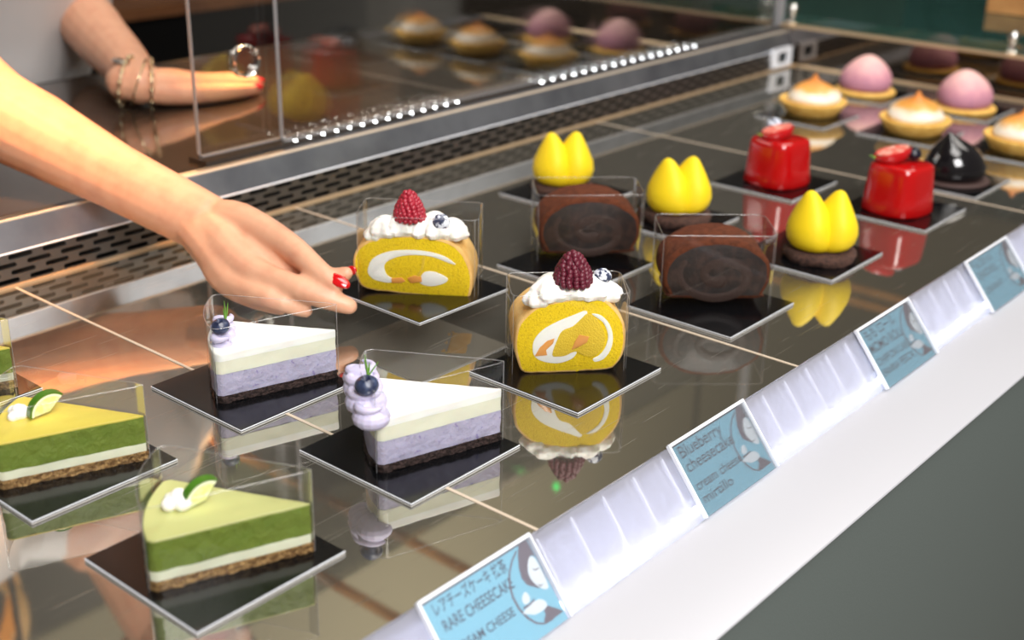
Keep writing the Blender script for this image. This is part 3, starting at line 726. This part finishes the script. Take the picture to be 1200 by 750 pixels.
def choc_roll(loc, rz, label, W, H, seed):
    t = thing('chocolate_roll', loc, label, 'cake', rz, 'chocolate rolls')
    pts = []
    for k in range(30):
        a = math.radians(-38 + 256*k/29); pts.append((W/2*math.cos(a)*1.02, H*.5 + H*.5*math.sin(a) if math.sin(a) > 0 else max(0.0, H*.5+H*.62*math.sin(a))))
    pts = [p for i, p in enumerate(pts) if i == 0 or (V(p)-V(pts[i-1])).length > .05]
    o = smoothclosed(pts, 2); o = [V((p.x, max(p.y, 0))) for p in o]
    extr(o, 0, 4.1, .3, .08).build('sponge', [M['choc_skin'], M['choc_face']], t, smooth=50)
    sp = []                                     # spiral of filling on the cut face
    for k in range(40):
        f = k/39; a = 2.6 + f*2*PI*1.35; rr = (.38-.30*f)
        sp.append(V((W*rr*1.05*math.cos(a)+.2, .02, H*.47+H*rr*1.05*math.sin(a))))
    b = MB(); b.tube(sp, [.24+.16*math.sin(PI*k/39)+(.25 if k > 30 else 0)*(k-30)/9 for k in range(40)], 8, 1, flat=.14, flatdir=(0, 1, 0))
    b.build('cream_swirl', M['choc_swirl'], t)
    film(t, rrect(W/2+.28, -.3, 4.5, .6), .01, 5.35, (5, 17, 20, 2))
    return t
choc_roll((72.45, 42.35, PT), math.radians(-48), 'cocoa-dusted chocolate roll slice in a clear collar, the front one', 7.4, 4.95, 1)
choc_roll((73.9, 54.5, PT), math.radians(-45), 'cocoa-dusted chocolate roll slice behind the front yellow roll', 7.6, 5.05, 2)

# ------------------------------------------------------------------ tulip cakes
def tulip(loc, rz, label, lean=.0):
    t = thing('tulip_cake', loc, label, 'cake', rz, 'yellow tulip cakes')
    MB().lathe([(.3, 0), (2.6, 0), (2.75, .25), (2.72, .6), (2.5, .82), (.3, .84)], 40, lambda a, z: 1.02+.10*noise.noise(V((6*math.cos(a), 6*math.sin(a), z*4)))).build('biscuit_base', M['choc_biscuit'], t, smooth=50)
    for s in (-1, 1):
        b = MB(); rings = []; n = 28
        for z, cx, ax, ay in ((.75, .42, .7, .9), (.8, .55, 1.2, 1.4), (1.0, .7, 1.55, 1.85), (1.5, .88, 1.75, 2.2), (2.1, 1.0, 1.75, 2.35), (2.8, 1.05, 1.6, 2.3), (3.4, 1.02, 1.38, 2.1), (4.0, 1.02, 1.12, 1.75), (4.5, 1.04, .86, 1.3), (4.9, 1.08, .62, .9), (5.2, 1.12, .4, .55), (5.36, 1.14, .15, .2)):
            rings.append([V((s*(cx+lean*z*s)+ax*math.cos(2*PI*i/n), ay*math.sin(2*PI*i/n)*(1-.10*max(0, math.cos(2*PI*i/n)*s)), z)) for i in range(n)])
        b.loft(rings); b.build('petal', M['yellow_velvet'], t, smooth=60)
    return t
tu = tulip((87.1, 42.0, PT), math.radians(-45), 'yellow tulip-shaped cake on a chocolate biscuit, nearest the price cards')
dup(tu, (87.4, 55.4, PT), 'yellow tulip-shaped cake in the middle, behind the front chocolate roll', math.radians(-32))
dup(tu, (87.2, 67.6, PT), 'yellow tulip-shaped cake at the back, half hidden by the rear chocolate roll', math.radians(-38))

# ------------------------------------------------------------------ red glazed cakes
def sq(hw, e=4.5, n=40):
    P = []
    for i in range(n):
        a = 2*PI*i/n; c, s_ = math.cos(a), math.sin(a); k = (abs(c)**e+abs(s_)**e)**(-1/e); P.append(V((hw*k*c, hw*k*s_)))
    return P
def red_cake(loc, rz, label):
    t = thing('red_glazed_cake', loc, label, 'cake', rz, 'red glazed cakes')
    b = MB(); b.loft([[V((p.x, p.y, z)) for p in sq(hw, e)] for hw, z, e in ((2.2, 0, 3.2), (2.62, .06, 3.2), (2.68, .25, 3.4), (2.55, 1.2, 3.6), (2.42, 2.4, 4), (2.3, 3.6, 4.2), (2.22, 4.02, 4.2), (2.1, 4.2, 4), (1.9, 4.26, 4))])
    b.build('glazed_mousse', M['red_glaze'], t, smooth=60)
    return t
def half_strawberry(t, c, rz, s=1.0):
    b = MB(); R = Matrix.Rotation(rz, 3, 'Z') @ Matrix.Rotation(-.25, 3, 'Y'); n = 20; rings = []
    prof_ = [(-1.35, .15), (-1.2, .5), (-.8, .85), (-.2, 1.0), (.5, .9), (1.05, .6), (1.35, .2)]
    for x, r in prof_: rings.append([V(c)+R @ V((x*s, r*s*math.cos(a), r*s*.85*min(.25, math.sin(a)) if math.sin(a) > 0 else r*s*.85*math.sin(a))) for a in (2*PI*i/n for i in range(n))])
    b.loft(rings); o = b.build('half_strawberry', M['strawberry'], t, smooth=50)
    f = MB(); f.loft([[V(c)+R @ V((x*s, y*s*.82, .225*s+dz)) for x, y in [(p*.88, r) for p, r in prof_]+[(p*.88, -r) for p, r in reversed(prof_)]] for dz in (-.05, .02)])
    f.build('cut_face', M['strawberry_face'], o, smooth=0)
    l = MB()
    for k in range(4):
        a = -.9+.6*k; p0 = V(c)+R @ V((-1.25*s, 0, 0)); l.tube([p0, p0+R @ V((-.4*s, .35*s*math.sin(a), .25*s*math.cos(a)))], [.14, .03], 6, 1, flat=.4)
    l.build('strawberry_leaf', M['leaf'], o)
    return o
r2 = red_cake((102.9, 42.9, PT), math.radians(-10), 'red glazed square cake with shiny half strawberry and dark blueberry, the front one')
half_strawberry(r2, (-.6, .7, 5.05), -.55, 1.2); blueberry(r2, (1.15, -.25, 4.9), .66, 'blueberry_dark', tilt=(.4, 0, 0))
r1 = red_cake((103.2, 54.9, PT), math.radians(-10), 'red glazed square cake with pale half strawberry and dusted blueberry, the rear one')
half_strawberry(r1, (-.7, -.1, 5.0), -.5, 1.15); blueberry(r1, (.75, 1.45, 5.0), .78, 'blueberry_dusted', tilt=(.3, -.3, 0))

# black teardrop
t = thing('black_glazed_cake', (115.7, 43.2, PT), 'glossy black pointed teardrop cake on a brown disc, right of the front red cake', 'cake', math.radians(-30))
MB().lathe([(.3, 0), (3.3, 0), (3.4, .12), (3.3, .25), (.3, .26)], 32).build('biscuit_disc', M['brown_disc'], t)
b = MB(); rings = []; n = 28
for z, r, cx, cy in ((.25, 2.1, 0, 0), (.3, 2.5, 0, 0), (.8, 2.8, .02, 0), (1.5, 2.75, .03, 0), (2.2, 2.5, .02, .02), (2.8, 2.1, -.05, .08), (3.3, 1.6, -.18, .16), (3.75, 1.0, -.36, .28), (4.15, .5, -.55, .4), (4.45, .14, -.66, .48)):
    rings.append([V((cx+r*math.cos(2*PI*i/n)*(1+.06*math.cos(2*2*PI*i/n+.5)), cy+r*math.sin(2*PI*i/n)*(1+.06*math.cos(2*2*PI*i/n+.5)), z)) for i in range(n)])
b.loft(rings).build('glazed_mousse', M['black_glaze'], t, smooth=60)

# ------------------------------------------------------------------ meringue tarts and pink domes
def tart(loc, label, s=1):
    t = thing('meringue_tart', loc, label, 'tart', group='toasted meringue tarts')
    MB().lathe([(.4, 0), (2.7, 0), (2.9, .15), (3.3, .8), (3.72, 1.35), (3.8, 1.55), (3.7, 1.68), (3.45, 1.62), (3.1, 1.5), (.4, 1.5)], 48, lambda a, z: 1+.008*math.sin(20*a)).build('tart_shell', M['tart'], t, smooth=60)
    b = MB(); b.lathe([(.4, 1.5), (2.75, 1.5), (2.95, 1.75), (2.85, 2.2), (2.55, 2.7), (2.0, 3.15), (1.3, 3.5), (.62, 3.78), (.28, 4.1), (.2, 4.35), (.06, 4.5)], 40, lambda a, z: 1+.05*noise.noise(V((2*math.cos(a), 2*math.sin(a), z*1.2)))+(.06*math.sin(3*a+z*2) if z > 2 else 0))
    b.build('meringue', M['meringue'], t, smooth=70)
    return t
ta = tart((130.6, 65.9, PT), 'toasted meringue tart on a black plate nearest the rear grille')
dup(ta, (130.5, 53.7, PT), 'toasted meringue tart in the middle, behind the front red cake', 1.0)
dup(ta, (130.9, 42.4, PT), 'toasted meringue tart cut off by the right edge of the photo', 2.2)
def dome(loc, label, rz=0):
    t = thing('pink_dome_cake', loc, label, 'cake', rz, 'pink dome cakes')
    MB().lathe([(.4, 0), (3.5, 0), (3.62, .15), (3.6, .35), (3.45, .48), (.4, .5)], 40).build('biscuit_disc', M['tart'], t)
    b = MB(); rings = []; n = 32
    for z, r in ((.48, 2.2), (.52, 2.75), (.9, 3.02), (1.6, 3.1), (2.4, 2.88), (3.1, 2.42), (3.7, 1.8), (4.15, 1.15), (4.42, .6), (4.5, .18)):
        rings.append([V((r*math.cos(2*PI*i/n)*(1+.03*math.cos(2*PI*i/n*3))+.10*z*.5, r*math.sin(2*PI*i/n)*(1+.03*math.cos(2*PI*i/n*3)), z)) for i in range(n)])
    b.loft(rings).build('pink_mousse', M['pink'], t, smooth=70)
    return t
dm = dome((145.3, 66.6, PT), 'pink dome cake on a golden biscuit disc, the rear one near the end mirror')
dup(dm, (145.2, 54.2, PT), 'pink dome cake on a golden biscuit disc, in front of the end mirror', 1.2)

# ================================================================== price cards
TILT = math.atan2(3.35, 2.7)                    # slope of the rail
def card(x0, width, lines, label, top=33.28):
    """local x along the card, local y down the slope, local z out of its face"""
    t = thing('price_card', (0, 0, 0), label, 'price card', group='blue price cards on the front rail')
    ex = V((1, 0, 0)); ey = V((0, -2.7, -3.35)).normalized(); ez = ex.cross(-ey) * 1
    ez = V((0, -3.35, 2.7)).normalized(); org = V((x0, top, .16)) + ez*.10
    m = Matrix((ex, -ey, ez)).transposed().to_4x4(); m.translation = org*U; t.matrix_world = m
    Hh = 4.4
    b = MB(); b.box(0, width, -Hh, 0, 0, .05).build('acrylic_back', M['acrylic'], t, smooth=0)
    MB().box(.22, width-.2, -Hh, -.22, .052, .075).build('card_sheet', M['card_blue'], t, smooth=0)
    MB().box(0, width, -Hh, 0, .16, .20).build('acrylic_cover', M['acrylic'], t, smooth=0)
    r = MB(); r.box(-.05, .1, -Hh, .05, -.01, .22); r.box(.1, width, -.1, .08, -.01, .22); r.box(width-.05, width+.04, -Hh, .05, -.01, .22)
    tag(r.build('bright_edge', M['acrylic_rim'], t, smooth=0), 'bright cut edge of the acrylic sleeve')
    for txt, u, v, size, maxw in lines:
        c = D.curves.new('lettering', 'FONT'); c.body = txt; c.size = size*U; c.extrude = 0; c.offset = .00008
        o = D.objects.new('lettering', c); COL.objects.link(o); o.parent = t; o.location = (u*U, -v*U, .082*U)
        c.materials.append(M['ink'])
        bpy.context.view_layer.update()
        me = D.meshes.new_from_object(o.evaluated_get(bpy.context.evaluated_depsgraph_get()))
        D.objects.remove(o); o = D.objects.new('lettering', me); COL.objects.link(o); o.parent = t; o.location = (u*U, -v*U, .082*U)
        if not me.materials: me.materials.append(M['ink'])
        xs = [q_.co.x for q_ in me.vertices]; wd = (max(xs)-min(xs))/U
        o.scale.x = maxw/wd
    # shop emblem at the right end: a girl with long dark hair in an oval, holding a cup of cake
    A = V((70, 325)); ux = V((455, -262))/7.4; uy = V((150, 335))/3.4; det = ux.x*uy.y-ux.y*uy.x
    sc = (width-.42)/7.4
    def q(px, py):
        d = V((px, py))-A; return ((d.x*uy.y-d.y*uy.x)/det*sc+.22, -((ux.x*d.y-ux.y*d.x)/det+.22))
    def flat(name, m, P, z, sub=3):
        P = [q(*p) for p in P]; Q = smoothclosed(P, sub) if sub > 1 else [V(p) for p in P]
        Q = [V((min(p.x, width-.24), max(p.y, -Hh+.02))) for p in Q]
        b = MB(); n = len(Q); b.add([V((p.x, p.y, zz)) for zz in (z, z+.006) for p in Q], [(i, (i+1) % n, n+(i+1) % n, n+i) for i in range(n)]+[tuple(range(n, 2*n))])
        return b.build(name, m, em, smooth=0)
    em = D.objects.new('emblem', None); COL.objects.link(em); em.parent = t
    oval = [(470, 110), (448, 160), (436, 220), (438, 280), (452, 340), (480, 400), (520, 450), (560, 480), (600, 488), (640, 470)]
    inner = [(640, 462), (602, 480), (564, 472), (526, 442), (488, 394), (460, 336), (446, 278), (444, 220), (456, 162), (476, 114)]
    flat('oval_line', M['print_brown'], oval+inner, .078, 1)
    flat('hair', M['print_brown'], [(482, 84), (480, 140), (484, 200), (496, 250), (520, 285), (556, 300), (580, 312), (560, 286), (536, 258), (524, 224), (526, 176), (540, 140), (560, 150), (590, 220), (610, 280), (620, 300), (612, 250), (585, 180), (550, 110), (522, 64)], .080, 1)
    flat('face', M['print_white'], [(534, 146), (524, 190), (530, 240), (550, 276), (580, 306), (606, 318), (620, 306), (606, 262), (584, 210), (560, 160)], .086, 2)
    flat('cup', M['print_white'], [(500, 330), (514, 318), (532, 346), (528, 372), (508, 378), (496, 356)], .086, 2)
    flat('hand', M['print_white'], [(500, 420), (530, 385), (570, 362), (600, 372), (612, 398), (590, 420), (556, 434), (530, 428)], .086, 2)
    flat('cup_line', M['print_brown'], [(500, 392), (528, 378), (552, 356), (556, 364), (530, 388), (504, 402)], .090, 1)
    flat('sleeve', M['print_brown'], [(612, 398), (660, 420), (690, 436), (640, 465), (604, 486), (596, 470), (604, 440), (596, 420)], .086, 1)
    flat('eye_line', M['print_brown'], [(548, 206), (560, 214), (574, 204), (576, 209), (561, 221), (546, 211)], .092, 1)
    flat('mouth_line', M['print_brown'], [(574, 286), (582, 296), (592, 288), (593, 294), (582, 302), (572, 292)], .092, 1)
    return t
card(33.3, 7.65, [('レアチーズケーキ 抹茶', .55, .9, .72, 4.9), ('RARE CHEESECAKE', .7, 1.75, .75, 4.7), ('CREAM CHEESE', .8, 2.85, .6, 3.9)], 'blue price card in the foreground at the bottom edge of the photo')
card(52.95, 7.8, [('Blueberry', .55, 1.0, 1.0, 4.2), ('cheesecake', .55, 1.85, 1.0, 4.8), ('cream cheese', .55, 2.95, .8, 4.7), ('mirtillo', .55, 3.75, .8, 3.0)], 'blue price card reading Blueberry cheesecake, in front of the front roll cake')
card(75.1, 8.1, [('もも ロール', .7, 1.0, .9, 4.4), ('MOMO ROLL', .5, 1.95, .95, 4.9), ('CHIFFON CAKE', .55, 2.85, .72, 5.0), ('PANNA PESCA', .55, 3.65, .72, 4.7)], 'blue price card reading MOMO ROLL, below the front tulip cake', 33.1)
card(93.6, 8.3, [('チョコロール', .6, .95, .8, 3.8), ('CHOCO ROLL', .8, 1.8, .8, 3.7), ('CIOCCOLATO', .9, 3.0, .6, 3.2)], 'blue price card reading CHOCO ROLL at the right edge of the photo', 33.1)

# ================================================================== the assistant behind the case
CAMP = V((0, 0, 33.33))
b = MB()
# trunk, neck, head (one skin, joined by the voxel remesh)
b.tube([(63, 138, -12), (63, 136, 4), (62.5, 127, 20), (62, 117, 33), (63, 110, 39)], [12, 10.5, 11, 11.5, 7.5], 20, 3, flat=.6, flatdir=(0, 1, .4))
b.tube([(46.8, 110, 34), (54, 113, 37), (63, 112, 38.5), (72, 116, 38), (79, 121, 36)], [4.2, 4.4, 4.8, 4.4, 4.2], 14, 3)
b.tube([(63, 110, 38), (64, 106, 46), (65, 103, 51)], [5.2, 4.6, 4.8], 16, 3)
HD = Euler((.3, 0, .15)); HR = HD.to_matrix(); HC = V((65.5, 101, 57.5))
hp = lambda x, y, z: HC + HR @ V((x, y, z))
b.ell(hp(0, 1.2, 1.5), (7.2, 8.8, 8.6), HD, 24); b.ell(hp(0, -1.6, -4), (5.6, 6.2, 7.0), HD, 20); b.ell(hp(0, -4.4, -8.6), (2.8, 2.6, 2.4), HD, 14)
b.tube([hp(0, -7.3, 1.2), hp(0, -8.7, -1.4), hp(0, -9.0, -2.6)], [.8, 1.0, 1.15], 10, 2); b.ell(hp(-.8, -8.2, -2.8), (.7, .8, .6)); b.ell(hp(.8, -8.2, -2.8), (.7, .8, .6))
for s in (-1, 1):
    b.ell(hp(s*7.2, .6, -1), (.8, 1.9, 3.1), HD, 12); b.ell(hp(s*3.2, -5.2, -2.6), (2.2, 1.5, 2.2), HD, 14); b.ell(hp(s*3, -6.6, 1.6), (2.4, 1.0, .8), HD, 12)
# legs
for x in (55.5, 70.5): b.tube([(x, 137, -10), (x+.5, 133, -45), (x, 138, -85)], [8, 5.4, 3.8], 14, 3)
# right arm, reaching down to the plate
W = V((52.35, 72.8, 4.28)); EL = V((46.6, 92, 10.9))
b.tube([(47, 110, 34), (46.6, 102, 23), (45.9, 95.5, 14.2), EL, (48.3, 87.5, 9.0), (50.2, 80.5, 6.7), W], [4.8, 4.1, 3.6, 3.5, 3.15, 2.45, 2.15], 20, 4)
J = {k: V(v) for k, v in dict(cmc=(53.1, 69.8, 4.95), tmcp=(52.85, 64.7, 4.55), tip0=(52.33, 61.0, 3.75), ttip=(52.45, 59.3, 3.1), imcp=(52.3, 66.0, 3.3), ipip=(53.2, 62.6, 2.5), idip=(53.0, 60.2, 3.2), itip=(53.25, 59.1, 3.72),
     mmcp=(50.74, 65.6, 2.75), mpip=(50.9, 61.9, 2.75), mdip=(51.7, 59.9, 2.3), mtip=(52.75, 58.4, 1.72), rmcp=(49.9, 66.5, 1.95), rpip=(49.7, 62.7, 2.0), rtip=(51.2, 61.0, 1.15), pmcp=(49.85, 68.0, 1.9), ppip=(49.6, 64.8, 1.45), ptip=(50.6, 62.8, .9)).items()}
b.tube([W+V((-.35, 1.9, .75)), W+V((.25, 0, .3)), J['cmc'], J['tmcp'], J['tip0'], J['ttip']], [1.5, 1.55, 1.35, .98, .80, .58], 14, 4)
b.tube([W+V((-.53, 1.93, .6)), W, (W+J['imcp'])/2, J['imcp'], J['ipip'], J['idip'], J['itip']], [1.6, 1.7, 1.5, 1.1, .78, .68, .48], 14, 3)
b.tube([W+V((-.6, 1.93, .55)), W+V((-.2, 0, 0)), (W+J['mmcp'])/2+V((-.2, 0, .15)), J['mmcp'], J['mpip'], J['mdip'], J['mtip']], [1.6, 1.7, 1.55, 1.15, .88, .78, .58], 14, 3)
b.ell((51.55, 68.6, 3.5), (1.35, 3.6, 1.3), Euler((.1, .5, .05)), 18)
b.tube([W+V((-.55, 1, .2)), (W+J['rmcp'])/2+V((-.3, 0, 0)), J['rmcp'], J['rpip'], J['rtip']], [1.7, 1.45, 1.05, .75, .5], 12, 3)
b.tube([W+V((-.7, 1, .1)), (W+J['pmcp'])/2+V((-.2, 0, -.1)), J['pmcp'], J['ppip'], J['ptip']], [1.55, 1.3, .9, .62, .42], 12, 3)
# left arm, hand flat on the counter
LW = V((69.3, 105.2, 6.9))
b.tube([(79, 121, 36), (82, 130, 24), (79, 131, 12.0), (75.3, 122, 9.4), (72, 112, 7.8), LW], [4.7, 4.0, 3.4, 3.1, 2.5, 1.95], 18, 4)
for pts, rr in (
    ([LW+V((-1, 1, .2)), LW, (72.5, 104.0, 6.5), (75.8, 103.3, 6.0), (79.4, 103.2, 5.65), (82.2, 103.5, 5.25)], [1.8, 1.6, 1.35, .95, .72, .52]),
    ([LW+V((-1, 1, .2)), LW, (72.6, 105.0, 6.6), (76.0, 104.8, 6.1), (80.0, 104.9, 5.75), (83.0, 105.0, 5.2)], [1.8, 1.6, 1.4, .98, .74, .52]),
    ([LW+V((-1, 1, .2)), LW, (72.4, 106.2, 6.4), (75.6, 106.4, 6.0), (79.4, 106.6, 5.6), (82.2, 106.7, 5.2)], [1.7, 1.5, 1.3, .92, .7, .5]),
    ([LW+V((-1, 1, .2)), LW, (72.0, 107.2, 6.1), (74.8, 107.9, 5.7), (77.6, 108.3, 5.4), (79.8, 108.5, 5.1)], [1.6, 1.4, 1.15, .8, .6, .44]),
    ([LW+V((-.5, .2, 0)), (71.4, 103.8, 6.0), (74.6, 102.3, 5.55), (78.0, 101.7, 5.4), (80.7, 101.9, 5.2)], [1.6, 1.3, .95, .75, .52])):
    b.tube(pts, rr, 12, 3)
person = b.build('person', M['skin'], smooth=180, mods=blobmods(.17, 4, .5))
tag(person, 'person in a white t-shirt behind the case reaching in to lift a cake plate', 'person')
# nails
def nail(p, axis, n, L, Wd):
    axis = V(axis).normalized(); n = V(n); n = (n-axis*n.dot(axis)).normalized(); s = axis.cross(n)
    R = Matrix((axis, s, n)).transposed(); q = MB(); q.ell(p, (L, Wd, .17), R, 14)
    tag(q.build('fingernail', M['nail'], person, smooth=180), 'red varnished fingernail')
def toward(p): return (CAMP-V(p)).normalized()
p = J['tip0'].lerp(J['ttip'], .85); nail(p + toward(p)*.46 + V((.3, -.22, .1)), J['ttip']-J['tip0']+V((.55, 0, -.1)), toward(p)+V((.3, 0, .3)), .9, .46)
p = J['idip'].lerp(J['itip'], .9); nail(p + V((.34, -.22, .18)), J['itip']-J['idip'], V((.9, -.35, .35)), .5, .34)
nail((80.6, 101.55, 5.5), (1, .1, -.1), (0, -1, .75), .58, .4)
nail((82.3, 103.3, 5.65), (1, 0, -.2), (0, -.2, 1), .5, .36)
# bracelets
def bracelet(c, ax, r, tube, beads, name):
    ax = V(ax).normalized(); a = ax.orthogonal().normalized(); d = ax.cross(a); q = MB()
    n = 30; rings = []
    for i in range(n):
        t = 2*PI*i/n; o = a*math.cos(t)+d*math.sin(t)
        rings.append([V(c)+o*(r+tube*math.cos(2*PI*k/6))+ax*(tube*math.sin(2*PI*k/6)) for k in range(6)])
    q.loft(rings, closed=True)
    for i in range(beads):
        t = 2*PI*i/beads; q.ell(V(c)+(a*math.cos(t)+d*math.sin(t))*r, (.24, .24, .24), n=8)
    q.build(name, M['gold'], person, smooth=180)
bracelet((68.6, 106.4, 7.1), (1, -1.2, -.35), 2.35, .12, 14, 'bracelet')
bracelet((69.5, 105.6, 6.95), (1, -.9, -.5), 2.3, .1, 0, 'bracelet')
bracelet((70.4, 104.9, 6.8), (1, -.7, -.1), 2.25, .12, 10, 'bracelet')
w_ = MB(); w_.ell((68.5, 106.6, 8.85), (1.0, 1.0, .35), Euler((.2, .3, 0)), 14); w_.build('watch_face', M['chrome'], person)
# t-shirt with soft folds
s = MB(); rings = []; n = 56
for z, cx, cy, rx, ry in ((-14, 63, 138, 16.6, 11.2), (-6, 63, 137.3, 16.0, 10.9), (2, 64.2, 136.4, 16.6, 10.8), (9, 65.0, 133.8, 18.4, 10.8), (16, 64.4, 130, 18.8, 11.0), (23, 62.2, 124.5, 17.2, 11.6), (29, 62.2, 120, 18.0, 11.2), (34, 62.4, 117, 18.2, 9.6), (38.5, 62.6, 114.5, 15, 7.8), (41.5, 63, 112.6, 9.0, 6.4), (42.5, 63.2, 111.8, 6.2, 5.7), (41.5, 63.2, 111.8, 5.6, 5.2)):
    f = .05 if z < 34 else .01
    rings.append([V((cx+rx*math.cos(t)*(1+f*math.sin(9*t+z*.16)+f*.6*math.sin(17*t-z*.1)), cy+ry*math.sin(t)*(1+f*math.sin(9*t+z*.16)), z+(-.25*ry*math.sin(t) if z > 20 and z < 40 else 0))) for t in (2*PI*i/n for i in range(n))])
s.loft(rings, False, False)
for pts in ([(52, 113, 36), (47, 109.5, 34), (46.8, 104.6, 26.5), (46.7, 102.4, 23.4)], [(72, 117, 37), (79.5, 121.5, 36), (81.2, 126.5, 29), (82, 128.6, 25.6)]):
    s.tube(pts, [6.2, 6.6, 6.2, 6.0], 18, 4, round_ends=False)
s.build('t_shirt', M['shirt'], person, smooth=180)
tr = MB()
for x in (55.5, 70.5): tr.tube([(x+(1 if x < 60 else -1), 137.5, -9), (x+.3, 134, -45), (x, 138, -86)], [9.6, 7.2, 5.2], 16, 3, round_ends=False)
tr.ell((63, 138, -12), (16.0, 10.6, 8)); tr.build('trousers', M['trousers'], person, smooth=180)
for x in (55.5, 70.5):
    q = MB(); q.ell((x, 133.5, -87.2), (4.3, 11, 2.7), n=18); q.build('shoe', M['trousers'], person, smooth=180)
# hair tied back, eyes, brows and mouth
q = MB(); q.ell(hp(0, 2.2, 2.6), (8.0, 9.0, 8.7), HD, 24); q.ell(hp(0, 10.8, 4.5), (3.8, 3.6, 3.8), HD, 16); q.ell(hp(-6.4, -.6, 2.6), (1.9, 4.4, 5.4), HD, 14); q.ell(hp(6.4, -.6, 2.6), (1.9, 4.4, 5.4), HD, 14)
q.build('hair', M['hair'], person, mods=blobmods(.35, 3))
for sx in (-1, 1):
    e = MB(); e.ell(hp(sx*3.1, -6.75, .2), (1.35, .9, .75), HD, 14); e = e.build('eye', M['eye'], person, smooth=180)
    i_ = MB(); i_.ell(hp(sx*3.1, -7.55, .1), (.58, .2, .58), HD, 12); i_.build('iris', M['iris'], e, smooth=180)
    bw = MB(); bw.tube([hp(sx*1.6, -7.7, 2.2), hp(sx*3.2, -7.6, 2.7), hp(sx*4.9, -6.7, 2.3)], [.22, .28, .12], 6, 3); bw.build('eyebrow', M['hair'], person, smooth=180)
m_ = MB(); m_.tube([hp(-2.1, -7.1, -5.6), hp(-.6, -7.9, -5.35), hp(.6, -7.9, -5.35), hp(2.1, -7.1, -5.6)], [.12, .42, .42, .12], 8, 3); m_.tube([hp(-1.9, -7.1, -5.8), hp(0, -7.9, -6.2), hp(1.9, -7.1, -5.8)], [.1, .5, .1], 8, 3); m_.build('mouth', M['lip'], person, smooth=180)
